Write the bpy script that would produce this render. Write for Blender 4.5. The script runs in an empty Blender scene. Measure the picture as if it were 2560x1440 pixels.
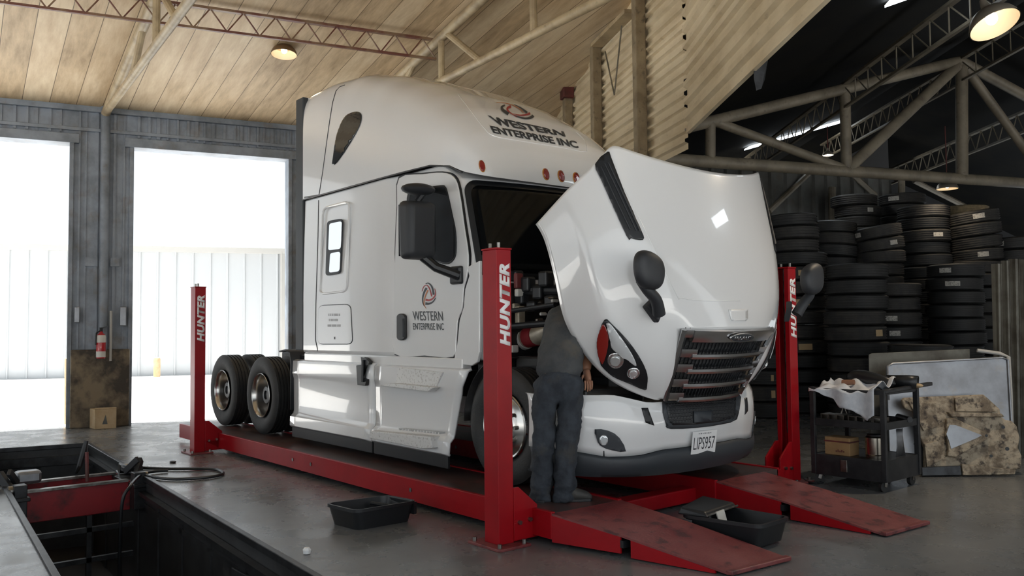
import bpy, bmesh, math, random
from mathutils import Vector, Matrix
from mathutils.bvhtree import BVHTree

# ------------------------------------------------------------------ camera
SC = bpy.context.scene
COL = SC.collection
CAM = Vector((5.0, -5.878, 1.6))
YAW, PITCH, ROLL, FPX = 2.45281144, 0.0477908, -0.01088714, 2122.387
FW = Vector((math.cos(YAW)*math.cos(PITCH), math.sin(YAW)*math.cos(PITCH), math.sin(PITCH)))
_r = FW.cross(Vector((0, 0, 1))).normalized(); _u = _r.cross(FW)
RT = math.cos(ROLL)*_r + math.sin(ROLL)*_u
UP = -math.sin(ROLL)*_r + math.cos(ROLL)*_u
cd = bpy.data.cameras.new('camera'); cam = bpy.data.objects.new('camera', cd); COL.objects.link(cam)
cd.sensor_width = 36; cd.lens = FPX/2560*36; cd.clip_start = .05; cd.clip_end = 400
M = Matrix((RT, UP, -FW)).transposed().to_4x4(); M.translation = CAM; cam.matrix_world = M
SC.camera = cam
# ------------------------------------------------------------------ exposure, world, sun
vs = SC.view_settings
SC.display_settings.display_device = 'sRGB'
vs.view_transform = 'Standard'; vs.look = 'None'; vs.exposure = 0.33; vs.gamma = 1; vs.use_curve_mapping = False
cy = SC.cycles
cy.max_bounces = 8; cy.diffuse_bounces = 4; cy.glossy_bounces = 4; cy.transmission_bounces = 4
cy.sample_clamp_indirect = 6.0; cy.caustics_reflective = False; cy.caustics_refractive = False
W = bpy.data.worlds.new('daylight'); SC.world = W; W.use_nodes = True
wn = W.node_tree.nodes['Background']; wn.inputs[0].default_value = (0.88, 0.95, 1.0, 1); wn.inputs[1].default_value = 1.05
sd = bpy.data.lights.new('sun', 'SUN'); sd.energy = 12.0; sd.angle = math.radians(0.6); sd.color = (1, .97, .92)
so = bpy.data.objects.new('sun', sd); COL.objects.link(so)
so.rotation_euler = Vector((0.10, 0.18, -1.0)).to_track_quat('-Z', 'Y').to_euler()
def portal(loc, direction, w, h):
    l = bpy.data.lights.new('door_daylight', 'AREA'); l.shape = 'RECTANGLE'; l.size = w; l.size_y = h
    l.cycles.is_portal = True
    o = bpy.data.objects.new('door_daylight', l); COL.objects.link(o); o.location = loc
    o.rotation_euler = Vector(direction).to_track_quat('-Z', 'Y').to_euler()

# ------------------------------------------------------------------ photo-pixel to world helpers
def ray(x, y): return FW + RT*((x-1280)/FPX) - UP*((y-720)/FPX)
def aX(x, y, v): d = ray(x, y); return CAM + d*((v-CAM.x)/d.x)
def aY(x, y, v): d = ray(x, y); return CAM + d*((v-CAM.y)/d.y)
def aZ(x, y, v): d = ray(x, y); return CAM + d*((v-CAM.z)/d.z)
def aD(x, y, v): return CAM + ray(x, y)*v
def aP(x, y, p0, n): d = ray(x, y); return CAM + d*((Vector(p0)-CAM).dot(n)/d.dot(n))
V = Vector
def azv(deg): return V((math.cos(math.radians(deg)), math.sin(math.radians(deg)), 0))
def proj(p):
    d = V(p)-CAM; z = d.dot(FW); return (1280+FPX*d.dot(RT)/z, 720-FPX*d.dot(UP)/z)

# ------------------------------------------------------------------ materials
def mat(name, col, rough=.5, metal=0, coat=0, col2=None, scale=3, lo=.4, hi=.65, bump=0, bscale=40, emit=None, estr=0, detail=6, stretch=None, spec=.5, rough2=None, wear=None, wearcol=(.05,.04,.03), wscale=6, wlo=.6, whi=.75):
    m = bpy.data.materials.new(name); m.use_nodes = True; nt = m.node_tree; b = nt.nodes['Principled BSDF']
    b.inputs['Base Color'].default_value = (*col, 1); b.inputs['Roughness'].default_value = rough
    b.inputs['Metallic'].default_value = metal; b.inputs['Coat Weight'].default_value = coat; b.inputs['Coat Roughness'].default_value = .03
    b.inputs['Specular IOR Level'].default_value = spec
    if emit: b.inputs['Emission Color'].default_value = (*emit, 1); b.inputs['Emission Strength'].default_value = estr
    tc = nt.nodes.new('ShaderNodeTexCoord'); vec = tc.outputs['Object']
    if stretch:
        mp = nt.nodes.new('ShaderNodeMapping'); mp.inputs['Scale'].default_value = stretch; nt.links.new(vec, mp.inputs['Vector']); vec = mp.outputs['Vector']
    last = None
    def noise(s, l, h, dt=detail):
        n = nt.nodes.new('ShaderNodeTexNoise'); n.inputs['Scale'].default_value = s; n.inputs['Detail'].default_value = dt; n.inputs['Roughness'].default_value = .6
        nt.links.new(vec, n.inputs['Vector'])
        r = nt.nodes.new('ShaderNodeMapRange'); r.inputs['From Min'].default_value = l; r.inputs['From Max'].default_value = h
        nt.links.new(n.outputs['Fac'], r.inputs['Value']); return r.outputs['Result']
    if col2:
        f = noise(scale, lo, hi); mx = nt.nodes.new('ShaderNodeMix'); mx.data_type = 'RGBA'
        mx.inputs['A'].default_value = (*col, 1); mx.inputs['B'].default_value = (*col2, 1); nt.links.new(f, mx.inputs['Factor']); last = mx.outputs['Result']
        if rough2 is not None:
            rr = nt.nodes.new('ShaderNodeMapRange'); rr.inputs['To Min'].default_value = rough; rr.inputs['To Max'].default_value = rough2
            nt.links.new(f, rr.inputs['Value']); nt.links.new(rr.outputs['Result'], b.inputs['Roughness'])
    if wear:
        f = noise(wscale, wlo, whi, 8); mu = nt.nodes.new('ShaderNodeMath'); mu.operation = 'MULTIPLY'; mu.inputs[1].default_value = wear; nt.links.new(f, mu.inputs[0])
        mx = nt.nodes.new('ShaderNodeMix'); mx.data_type = 'RGBA'; mx.inputs['B'].default_value = (*wearcol, 1)
        if last: nt.links.new(last, mx.inputs['A'])
        else: mx.inputs['A'].default_value = (*col, 1)
        nt.links.new(mu.outputs[0], mx.inputs['Factor']); last = mx.outputs['Result']
    if last: nt.links.new(last, b.inputs['Base Color'])
    if bump:
        n = nt.nodes.new('ShaderNodeTexNoise'); n.inputs['Scale'].default_value = bscale; n.inputs['Detail'].default_value = 5
        nt.links.new(vec, n.inputs['Vector']); bp = nt.nodes.new('ShaderNodeBump'); bp.inputs['Strength'].default_value = bump; bp.inputs['Distance'].default_value = .02
        nt.links.new(n.outputs['Fac'], bp.inputs['Height']); nt.links.new(bp.outputs['Normal'], b.inputs['Normal'])
    return m

def board_mat(name, c1, c2, c3, pitch, rotz, seam=.025):
    """wide roof boards: tone per board, streaky grain along it, dark seam between boards"""
    m = bpy.data.materials.new(name); m.use_nodes = True; nt = m.node_tree; b = nt.nodes['Principled BSDF']; L = nt.links.new
    N = nt.nodes.new
    tc = N('ShaderNodeTexCoord'); mp = N('ShaderNodeMapping'); mp.inputs['Rotation'].default_value = (0, 0, rotz); L(tc.outputs['Object'], mp.inputs['Vector'])
    sx = N('ShaderNodeSeparateXYZ'); L(mp.outputs['Vector'], sx.inputs[0])
    dv = N('ShaderNodeMath'); dv.operation = 'DIVIDE'; dv.inputs[1].default_value = pitch; L(sx.outputs['Y'], dv.inputs[0])
    fl = N('ShaderNodeMath'); fl.operation = 'FLOOR'; L(dv.outputs[0], fl.inputs[0])
    fr = N('ShaderNodeMath'); fr.operation = 'FRACT'; L(dv.outputs[0], fr.inputs[0])
    wn_ = N('ShaderNodeTexWhiteNoise'); wn_.noise_dimensions = '1D'; L(fl.outputs[0], wn_.inputs['W'])
    # grain coordinates, shifted per board
    ad = N('ShaderNodeMath'); ad.operation = 'MULTIPLY'; ad.inputs[1].default_value = 37.0; L(wn_.outputs['Value'], ad.inputs[0])
    cx = N('ShaderNodeCombineXYZ'); L(sx.outputs['X'], cx.inputs[0]); L(sx.outputs['Y'], cx.inputs[1]); L(ad.outputs[0], cx.inputs[2])
    m2 = N('ShaderNodeMapping'); m2.inputs['Scale'].default_value = (.9, 5.0, 1); L(cx.outputs[0], m2.inputs['Vector'])
    n1 = N('ShaderNodeTexNoise'); n1.inputs['Scale'].default_value = 1.6; n1.inputs['Detail'].default_value = 8; n1.inputs['Roughness'].default_value = .65; L(m2.outputs['Vector'], n1.inputs['Vector'])
    n2 = N('ShaderNodeTexNoise'); n2.inputs['Scale'].default_value = .9; n2.inputs['Detail'].default_value = 5; L(tc.outputs['Object'], n2.inputs['Vector'])
    s1 = N('ShaderNodeMath'); s1.operation = 'MULTIPLY_ADD'; L(wn_.outputs['Value'], s1.inputs[0]); s1.inputs[1].default_value = .42; L(n1.outputs['Fac'], s1.inputs[2])
    s2 = N('ShaderNodeMath'); s2.operation = 'MULTIPLY_ADD'; L(n2.outputs['Fac'], s2.inputs[0]); s2.inputs[1].default_value = .5; L(s1.outputs[0], s2.inputs[2])
    rp = N('ShaderNodeValToRGB'); e = rp.color_ramp.elements; e[0].position = .55; e[0].color = (*c1, 1); e[1].position = 1.25 if False else 1.0; e[1].color = (*c3, 1)
    k = e.new(.76); k.color = (*c2, 1)
    mr = N('ShaderNodeMapRange'); mr.inputs['From Min'].default_value = .35; mr.inputs['From Max'].default_value = 1.3; mr.inputs['To Min'].default_value = .4; mr.inputs['To Max'].default_value = 1.05
    L(s2.outputs[0], mr.inputs['Value']); L(mr.outputs['Result'], rp.inputs['Fac'])
    lt = N('ShaderNodeMath'); lt.operation = 'LESS_THAN'; lt.inputs[1].default_value = seam; L(fr.outputs[0], lt.inputs[0])
    mx = N('ShaderNodeMix'); mx.data_type = 'RGBA'; L(rp.outputs['Color'], mx.inputs['A']); mx.inputs['B'].default_value = (c1[0]*.45, c1[1]*.42, c1[2]*.4, 1); L(lt.outputs[0], mx.inputs['Factor'])
    L(mx.outputs['Result'], b.inputs['Base Color']); b.inputs['Roughness'].default_value = .6
    bp = N('ShaderNodeBump'); bp.inputs['Strength'].default_value = .25; bp.inputs['Distance'].default_value = .02; L(n1.outputs['Fac'], bp.inputs['Height']); L(bp.outputs['Normal'], b.inputs['Normal'])
    return m

def floor_mat(name, base, dark, light, r0, r1):
    m = bpy.data.materials.new(name); m.use_nodes = True; nt = m.node_tree; b = nt.nodes['Principled BSDF']; L = nt.links.new; N = nt.nodes.new
    tc = N('ShaderNodeTexCoord')
    def nz(s, d=8, r=.6):
        n = N('ShaderNodeTexNoise'); n.inputs['Scale'].default_value = s; n.inputs['Detail'].default_value = d; n.inputs['Roughness'].default_value = r; L(tc.outputs['Object'], n.inputs['Vector']); return n.outputs['Fac']
    def rng(i, a, c, t0=0, t1=1):
        r = N('ShaderNodeMapRange'); r.inputs['From Min'].default_value = a; r.inputs['From Max'].default_value = c; r.inputs['To Min'].default_value = t0; r.inputs['To Max'].default_value = t1; L(i, r.inputs['Value']); return r.outputs['Result']
    def mix(a, bb, f):
        x = N('ShaderNodeMix'); x.data_type = 'RGBA'
        if isinstance(a, tuple): x.inputs['A'].default_value = (*a, 1)
        else: L(a, x.inputs['A'])
        x.inputs['B'].default_value = (*bb, 1); L(f, x.inputs['Factor']); return x.outputs['Result']
    big = nz(.55); med = nz(2.3); fine = nz(9)
    c = mix(base, dark, rng(big, .48, .68, 0, .8)); c = mix(c, light, rng(med, .5, .8, 0, .35)); c = mix(c, dark, rng(fine, .62, .74, 0, .8))
    L(c, b.inputs['Base Color'])
    L(rng(med, .35, .65, r0, r1), b.inputs['Roughness']); b.inputs['Specular IOR Level'].default_value = .7
    bp = N('ShaderNodeBump'); bp.inputs['Strength'].default_value = .06; bp.inputs['Distance'].default_value = .01; L(med, bp.inputs['Height']); L(bp.outputs['Normal'], b.inputs['Normal'])
    return m

MT = {}
MT['white'] = mat('white_truck_paint', (.80, .80, .80), .22, coat=1)
MT['whitewarm'] = MT['white']
MT['grime'] = mat('scuffed_white_plastic', (.70, .70, .69), .4, wear=.55, wearcol=(.16, .13, .10), wscale=38, wlo=.54, whi=.66)
MT['black'] = mat('black_plastic', (.012, .013, .015), .38)
MT['blackmatt'] = mat('matt_black_plastic', (.022, .024, .028), .5, bump=.1, bscale=300)
MT['grey'] = mat('charcoal_plastic', (.035, .04, .047), .5, bump=.06, bscale=200)
MT['rubber'] = mat('tyre_rubber', (.013, .014, .015), .62, col2=(.026, .025, .024), scale=4, bump=.15, bscale=60)
MT['rubberdust'] = mat('dusty_tyre_rubber', (.02, .02, .021), .7, col2=(.05, .046, .04), scale=5, bump=.2, bscale=50)
MT['rubbertan'] = mat('tan_dusty_tyre_rubber', (.30, .23, .13), .8, col2=(.16, .12, .07), scale=7)
MT['glass'] = mat('dark_glass', (.004, .0045, .005), .05, spec=.22)
MT['glasslite'] = mat('tinted_glass', (.022, .024, .026), .05, spec=.5)
MT['glassmir'] = mat('reflective_window_glass', (.85, .87, .9), .03, metal=.9)
MT['chrome'] = mat('chrome', (.62, .62, .63), .08, metal=1)
MT['dkchrome'] = mat('dark_chrome', (.62, .62, .63), .22, metal=1)
MT['alu'] = mat('polished_aluminium', (.60, .58, .55), .22, metal=1)
MT['steel'] = mat('worn_steel', (.32, .31, .29), .35, metal=1, col2=(.14, .12, .1), scale=8)
MT['dksteel'] = mat('oily_dark_steel', (.05, .052, .056), .4, metal=.6, col2=(.02, .02, .021), scale=6)
MT['red'] = mat('red_lift_paint', (.34, .004, .009), .36, col2=(.28, .003, .008), scale=3, spec=.3, wear=.5, wearcol=(.12, .02, .02), wscale=9, wlo=.66, whi=.8)
MT['redramp'] = mat('worn_red_ramp_paint', (.23, .065, .062), .42, col2=(.17, .03, .032), scale=2.2, wear=.8, wearcol=(.06, .02, .022), wscale=9, wlo=.53, whi=.64, bump=.15, bscale=50)
MT['reddeck'] = mat('grimy_red_deck', (.07, .045, .042), .35, col2=(.2, .05, .045), scale=3, lo=.5, hi=.75, wear=.8, wearcol=(.02, .02, .02), wscale=5, wlo=.5, whi=.7)
MT['reddirty'] = mat('oily_red_paint', (.27, .012, .018), .45, col2=(.08, .012, .014), scale=4, lo=.48, hi=.7, wear=.7, wearcol=(.015, .012, .012), wscale=8)
MT['reddark'] = mat('maroon_steel', (.16, .03, .03), .5, col2=(.09, .03, .025), scale=5)
MT['beige'] = mat('beige_painted_pipe', (.50, .40, .25), .5, col2=(.34, .26, .16), scale=4, wear=.5, wearcol=(.12, .08, .05), wscale=12, wlo=.62, whi=.75)
MT['postbrown'] = mat('weathered_post', (.33, .26, .165), .6, col2=(.22, .165, .10), scale=4, wear=.6, wearcol=(.07, .05, .035), wscale=9, wlo=.58, whi=.7)
MT['pipegrey'] = mat('grey_painted_pipe', (.20, .17, .125), .5, col2=(.13, .11, .08), scale=3, wear=.6, wearcol=(.07, .05, .035), wscale=10, wlo=.58, whi=.72)
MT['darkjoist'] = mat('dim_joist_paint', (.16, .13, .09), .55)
MT['siding'] = mat('cream_metal_siding', (.80, .68, .48), .42, col2=(.64, .52, .34), scale=1.2, wear=.5, wearcol=(.22, .15, .08), wscale=7, wlo=.62, whi=.78, stretch=(1, 1, 2.5))
MT['wallblue'] = mat('grimy_hazed_blue_grey_sheeting', (.27, .31, .37), .5, col2=(.16, .18, .21), scale=2.2, wear=.6, wearcol=(.16, .115, .07), wscale=3.2, wlo=.55, whi=.75)  # blue-grey lightened to imitate haze and glare from the open doors
MT['plinth'] = mat('dirty_concrete_plinth', (.21, .165, .11), .8, col2=(.055, .045, .035), scale=2.6, lo=.42, hi=.6, bump=.4, bscale=14)
MT['ceil'] = board_mat('weathered_roof_boards', (.36, .25, .14), (.62, .46, .28), (.82, .67, .46), .40, math.radians(6))
MT['darkroof'] = mat('near_black_roof', (.004, .004, .004), .7, col2=(.009, .008, .006), scale=1.2, spec=.12)  # near-black base mixed with a slightly browner black
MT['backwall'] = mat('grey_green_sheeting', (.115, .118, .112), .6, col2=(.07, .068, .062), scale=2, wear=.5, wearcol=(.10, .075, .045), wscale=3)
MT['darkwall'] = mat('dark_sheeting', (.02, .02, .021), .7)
MT['floor'] = floor_mat('stained_concrete', (.155, .16, .163), (.085, .087, .088), (.20, .205, .21), .2, .36)
MT['pit'] = mat('oily_pit_wall', (.035, .036, .038), .45, col2=(.012, .012, .013), scale=2.5, wear=.5, wearcol=(.09, .085, .08), wscale=3, wlo=.6, whi=.75)
MT['ground'] = mat('sunlit_concrete', (.80, .80, .79), .9)
MT['whitebld'] = mat('white_siding', (.44, .455, .47), .7)
MT['gutter'] = mat('pale_gutter', (.43, .42, .40), .7)
MT['denim'] = mat('dark_blue_grey_cloth', (.042, .05, .062), .9, col2=(.022, .026, .034), scale=9, wear=.35, wearcol=(.10, .085, .06), wscale=5, wlo=.55, whi=.7, bump=.35, bscale=28)
MT['shirt'] = mat('dirty_grey_cotton', (.075, .078, .08), .9, col2=(.045, .05, .056), scale=6, wear=.4, wearcol=(.14, .11, .07), wscale=4, wlo=.52, whi=.7, bump=.35, bscale=24)
MT['skin'] = mat('skin', (.40, .20, .125), .55)
MT['hair'] = mat('dark_hair', (.02, .015, .012), .6)
MT['boot'] = mat('dusty_black_leather', (.035, .034, .032), .6, col2=(.065, .058, .05), scale=10, bump=.2, bscale=40)
MT['paint_w'] = mat('white_lettering', (.85, .85, .85), .5)
MT['ink'] = mat('charcoal_lettering', (.035, .04, .047), .5)
MT['logored'] = mat('logo_red', (.38, .035, .035), .5)
MT['logoorange'] = mat('logo_rust_orange', (.50, .17, .06), .5)
MT['amber'] = mat('red_marker_lens', (.25, .02, .015), .2, coat=1)
MT['orangeedge'] = mat('amber_edge', (.55, .22, .04), .4)
MT['lens'] = mat('clear_lamp_lens', (.75, .77, .78), .08, metal=.6)
MT['silver'] = mat('silver_reflector', (.62, .63, .64), .35, metal=.35)
MT['lampchrome'] = mat('lamp_reflector', (.8, .8, .8), .22, metal=.9)
MT['paper'] = mat('paper_label', (.50, .48, .44), .8, col2=(.25, .24, .22), scale=40, lo=.5, hi=.6)
MT['papertan'] = mat('tan_paper_label', (.50, .36, .20), .8)
MT['card'] = mat('cardboard', (.36, .22, .10), .8, col2=(.28, .165, .075), scale=6)
MT['cardpale'] = mat('pale_cardboard', (.48, .36, .22), .8, col2=(.40, .28, .15), scale=5)
MT['cloth'] = mat('white_shop_cloth', (.68, .70, .74), .85, col2=(.55, .58, .63), scale=12, bump=.3, bscale=15)
MT['cart'] = mat('black_cart_steel', (.014, .015, .017), .4, col2=(.03, .03, .032), scale=8, wear=.3, wearcol=(.12, .12, .12), wscale=22, wlo=.68, whi=.75)
MT['sheet'] = mat('brushed_aluminium_sheet', (.30, .31, .33), .4, metal=.8, col2=(.21, .21, .22), scale=2.5, wear=.5, wearcol=(.28, .23, .16), wscale=4)
MT['cast'] = mat('corroded_casting', (.40, .33, .24), .7, metal=.1, col2=(.17, .13, .09), scale=7, lo=.45, hi=.58, wear=.9, wearcol=(.04, .03, .025), wscale=11, wlo=.54, whi=.64, bump=1.0, bscale=20)  # dark wear patches also paint in the casting's brown shadows
MT['scrap'] = mat('weathered_grey_sheet', (.13, .13, .115), .6, metal=.3, col2=(.07, .065, .055), scale=4)
MT['shade_in'] = mat('white_enamel', (.55, .47, .36), .5)
MT['shade'] = mat('aged_metal_shade', (.22, .14, .075), .45, metal=.4)
MT['shadegrey'] = mat('grey_metal_shade', (.45, .40, .33), .35, metal=.6)
MT['bulb'] = mat('lit_bulb', (1, .9, .75), .5, emit=(1, .84, .62), estr=16)
MT['bulbcool'] = mat('lit_cool_bulb', (1, 1, 1), .5, emit=(.9, .96, 1), estr=90)
MT['skylight'] = mat('daylit_skylight', (.8, .9, 1), .5, emit=(.86, .94, 1), estr=6)
MT['extred'] = mat('extinguisher_red', (.45, .015, .02), .3, coat=.5)
MT['extwhite'] = mat('pale_wrap', (.62, .60, .56), .5)
MT['rawred'] = mat('red_silicone_hose', (.22, .015, .02), .5)
MT['casthose'] = mat('pale_cast_pipe', (.46, .41, .33), .45, metal=.4, col2=(.30, .26, .2), scale=8)
MT['engine'] = mat('greasy_engine', (.010, .010, .011), .45, col2=(.022, .021, .02), scale=6)
MT['tail'] = mat('stainless', (.42, .38, .32), .25, metal=1)
MT['tan'] = mat('tan_leather', (.25, .12, .07), .6)

# ------------------------------------------------------------------ mesh helpers
class MB:
    def __init__(s): s.v = []; s.f = []
    def add(s, vs_, fs):
        k = len(s.v); s.v += [tuple(p) for p in vs_]; s.f += [tuple(i+k for i in f) for f in fs]; return s
    def box(s, c, d, mtx=None):
        c = V(c); hx, hy, hz = d[0]/2, d[1]/2, d[2]/2
        ps = [V((x, y, z)) for x in (-hx, hx) for y in (-hy, hy) for z in (-hz, hz)]
        if mtx: ps = [mtx @ p for p in ps]
        return s.add([c+p for p in ps], [(0, 1, 3, 2), (4, 6, 7, 5), (0, 4, 5, 1), (2, 3, 7, 6), (0, 2, 6, 4), (1, 5, 7, 3)])
    def bounds(s, a, b): return s.box([(a[i]+b[i])/2 for i in range(3)], [abs(b[i]-a[i]) for i in range(3)])
    def hexa(s, p):  # 8 points: bottom 4 loop, top 4 loop
        return s.add(p, [(0, 3, 2, 1), (4, 5, 6, 7), (0, 1, 5, 4), (1, 2, 6, 5), (2, 3, 7, 6), (3, 0, 4, 7)])
    def bar(s, a, b, w, h=None, up=(0, 0, 1)):
        a, b = V(a), V(b); h = h or w; d = (b-a).normalized(); u = V(up)
        if abs(d.dot(u)) > .98: u = V((1, 0, 0))
        sd_ = d.cross(u).normalized(); u = sd_.cross(d)
        ps = []
        for q in (a, b):
            for i, j in ((-1, -1), (1, -1), (1, 1), (-1, 1)): ps.append(q+sd_*(i*w/2)+u*(j*h/2))
        return s.add(ps, [(3, 2, 1, 0), (4, 5, 6, 7), (0, 1, 5, 4), (1, 2, 6, 5), (2, 3, 7, 6), (3, 0, 4, 7)])
    def tube(s, pts, r, n=10, closed=False, caps=True):
        pts = [V(p) for p in pts]; rs = r if isinstance(r, (list, tuple)) else [r]*len(pts)
        u = None; rings = []
        for i, p in enumerate(pts):
            if closed: d = (pts[(i+1) % len(pts)]-pts[i-1])
            else: d = (pts[min(i+1, len(pts)-1)]-pts[max(i-1, 0)])
            d.normalize()
            if u is None: u = d.orthogonal().normalized()
            else:
                u = (u-d*u.dot(d))
                u = u.normalized() if u.length > 1e-6 else d.orthogonal().normalized()
            w = d.cross(u); rings.append([p+(u*math.cos(t)+w*math.sin(t))*rs[i] for t in [2*math.pi*k/n for k in range(n)]])
        vs_ = [q for g in rings for q in g]; fs = []; m = len(rings)
        for i in range(m if closed else m-1):
            j = (i+1) % m
            for k in range(n): l = (k+1) % n; fs.append((i*n+k, i*n+l, j*n+l, j*n+k))
        if not closed and caps: fs += [tuple(range(n))[::-1], tuple(range((m-1)*n, m*n))]
        return s.add(vs_, fs)
    def cyl(s, a, b, r, n=16): return s.tube([a, b], r, n)
    def lathe(s, prof, o=(0, 0, 0), axis=(0, 0, 1), n=32, closed=False, caps=True):
        """prof: (radius, height) pairs"""
        o = V(o); ax = V(axis).normalized(); u = ax.orthogonal().normalized(); w = ax.cross(u); vs_ = []; fs = []; m = len(prof)
        for r, h in prof:
            for k in range(n): t = 2*math.pi*k/n; vs_.append(o+ax*h+(u*math.cos(t)+w*math.sin(t))*r)
        for i in range(m if closed else m-1):
            j = (i+1) % m
            for k in range(n): l = (k+1) % n; fs.append((i*n+k, i*n+l, j*n+l, j*n+k))
        if not closed and caps:
            if prof[0][0] > 1e-4: fs.append(tuple(range(n))[::-1])
            if prof[-1][0] > 1e-4: fs.append(tuple(range((m-1)*n, m*n)))
        return s.add(vs_, fs)
    def prism(s, poly, off):
        off = V(off); n = len(poly); ps = [V(p) for p in poly]
        return s.add(ps+[p+off for p in ps], [tuple(range(n))[::-1], tuple(range(n, 2*n))]+[(i, (i+1) % n, (i+1) % n+n, i+n) for i in range(n)])
    def grid(s, rows, wrap=False):
        m, n = len(rows), len(rows[0]); fs = []
        for i in range(m-1):
            for k in range(n if wrap else n-1):
                l = (k+1) % n; fs.append((i*n+k, i*n+l, (i+1)*n+l, (i+1)*n+k))
        return s.add([p for r in rows for p in r], fs)
    def sphere(s, c, r, n=14, m=8, sc=(1, 1, 1), mtx=None):
        rows = []
        for i in range(m+1):
            a = math.pi*i/m; rows.append([V((math.sin(a)*math.cos(2*math.pi*k/n)*r*sc[0], math.sin(a)*math.sin(2*math.pi*k/n)*r*sc[1], math.cos(a)*r*sc[2])) for k in range(n)])
        if mtx: rows = [[mtx @ p for p in g] for g in rows]
        return s.grid([[V(c)+p for p in g] for g in rows], wrap=True)
    def mirror(s):
        k = len(s.v); s.v += [(x, -y, z) for x, y, z in s.v]; s.f += [tuple(i+k for i in f[::-1]) for f in s.f]; return s
    def pair(s, name, m, parent=None, **k):
        """the part and its mirror twin on the other side of the truck"""
        o = s.build(name, m, parent, **k)
        t = MB(); t.v = [(x, -y, z) for x, y, z in s.v]; t.f = [f[::-1] for f in s.f]; TWIN[o.name] = t.build(name, m, TWIN.get(parent.name, parent) if parent else None, **k); return o
    def build(s, name, m, parent=None, smooth=True, bevel=0, seg=2, angle=35, subsurf=0, solid=0, soff=0, clean=True):
        me = bpy.data.meshes.new(name); me.from_pydata(s.v, [], s.f); me.validate()
        if clean:
            bm = bmesh.new(); bm.from_mesh(me); bmesh.ops.remove_doubles(bm, verts=bm.verts, dist=1e-5)
            bmesh.ops.recalc_face_normals(bm, faces=bm.faces); bm.to_mesh(me); bm.free()
        return finish(me, name, m, parent, smooth, bevel, seg, angle, subsurf, solid, soff)

def finish(me, name, m, parent=None, smooth=True, bevel=0, seg=2, angle=35, subsurf=0, solid=0, soff=0):
    me.materials.append(MT[m] if isinstance(m, str) else m)
    if smooth:
        me.polygons.foreach_set('use_smooth', [True]*len(me.polygons))
        if not subsurf: me.set_sharp_from_angle(angle=math.radians(angle))
    o = bpy.data.objects.new(name, me); COL.objects.link(o)
    if subsurf:
        md = o.modifiers.new('s', 'SUBSURF'); md.levels = subsurf; md.render_levels = subsurf
    if solid:
        md = o.modifiers.new('t', 'SOLIDIFY'); md.thickness = solid; md.offset = soff
    if bevel:
        md = o.modifiers.new('b', 'BEVEL'); md.width = bevel; md.segments = seg; md.limit_method = 'ANGLE'; md.angle_limit = math.radians(40)
    if parent: adopt(o, parent)
    return o
def wmat(o):
    return (wmat(o.parent) @ o.matrix_parent_inverse @ o.matrix_basis) if o.parent else o.matrix_basis.copy()
def adopt(o, p):
    o.parent = p; o.matrix_parent_inverse = wmat(p).inverted()
def tag(o, label, cat, group=None, kind=None):
    o['label'] = label; o['category'] = cat
    if group: o['group'] = group
    if kind: o['kind'] = kind
    return o
def thing(name, loc, label, cat, group=None):
    o = bpy.data.objects.new(name, None); COL.objects.link(o); o.location = loc; o.empty_display_size = .2
    return tag(o, label, cat, group)
def struct(o, label=None, cat=None):
    o['kind'] = 'structure'
    if label: o['label'] = label
    if cat: o['category'] = cat
    return o
def copytree(o, parent=None):
    c = o.copy(); COL.objects.link(c)
    if parent: c.parent = parent
    for ch in list(o.children): copytree(ch, c)
    return c
def bvh_of(o):
    dg = bpy.context.evaluated_depsgraph_get(); e = o.evaluated_get(dg); me = e.to_mesh()
    mw = o.matrix_world if not o.parent else wmat(o)
    t = BVHTree.FromPolygons([mw @ v.co for v in me.vertices], [tuple(p.vertices) for p in me.polygons]); e.to_mesh_clear(); return t
def hit(bvh, x, y, off=0):
    d = ray(x, y).normalized(); loc, n, i, t = bvh.ray_cast(CAM, d)
    if loc is None: return None
    if n.dot(d) > 0: n = -n
    return loc+n*off
def grid_cut(bm, step):
    for ax in (0, 1):
        lo = min(v.co[ax] for v in bm.verts); hi = max(v.co[ax] for v in bm.verts); t = lo+step
        while t < hi:
            no = V((1, 0, 0)) if ax == 0 else V((0, 1, 0))
            bmesh.ops.bisect_plane(bm, geom=bm.verts[:]+bm.edges[:]+bm.faces[:], plane_co=no*t, plane_no=no); t += step
def drape_bm(bm, bvh, off, name, m, parent, solid=0, step=14, smooth=True, mirror=False):
    """bm holds flat faces in photo-pixel coordinates: lay them on the surface they belong to"""
    grid_cut(bm, step); pend = []
    if smooth: bmesh.ops.remove_doubles(bm, verts=bm.verts, dist=.7)
    for v in bm.verts:
        p = hit(bvh, v.co.x, v.co.y, off)
        if p is None: pend.append(v)
        else: v.co = p
    okv = [v.co.copy() for v in bm.verts if v not in pend]
    for v in pend:
        x, y = v.co.x, v.co.y; c = okv[0] if okv else CAM+FW*6
        best = min(okv, key=lambda q: (proj(q)[0]-x)**2+(proj(q)[1]-y)**2) if okv else c
        v.co = CAM+ray(x, y)*((best-CAM).dot(FW))
    bm.normal_update()
    for f in bm.faces:
        if f.normal.dot(f.calc_center_median()-CAM) > 0: f.normal_flip()
    me = bpy.data.meshes.new(name); bm.to_mesh(me)
    o = finish(me, name, m, parent, smooth, solid=solid, soff=1)
    if mirror:
        for v in bm.verts: v.co.y *= -1
        bmesh.ops.reverse_faces(bm, faces=bm.faces)
        me = bpy.data.meshes.new(name); bm.to_mesh(me); TWIN[o.name] = finish(me, name, m, TWIN.get(parent.name, parent), smooth, solid=solid, soff=1)
    bm.free(); return o
TWIN = {}
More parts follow.
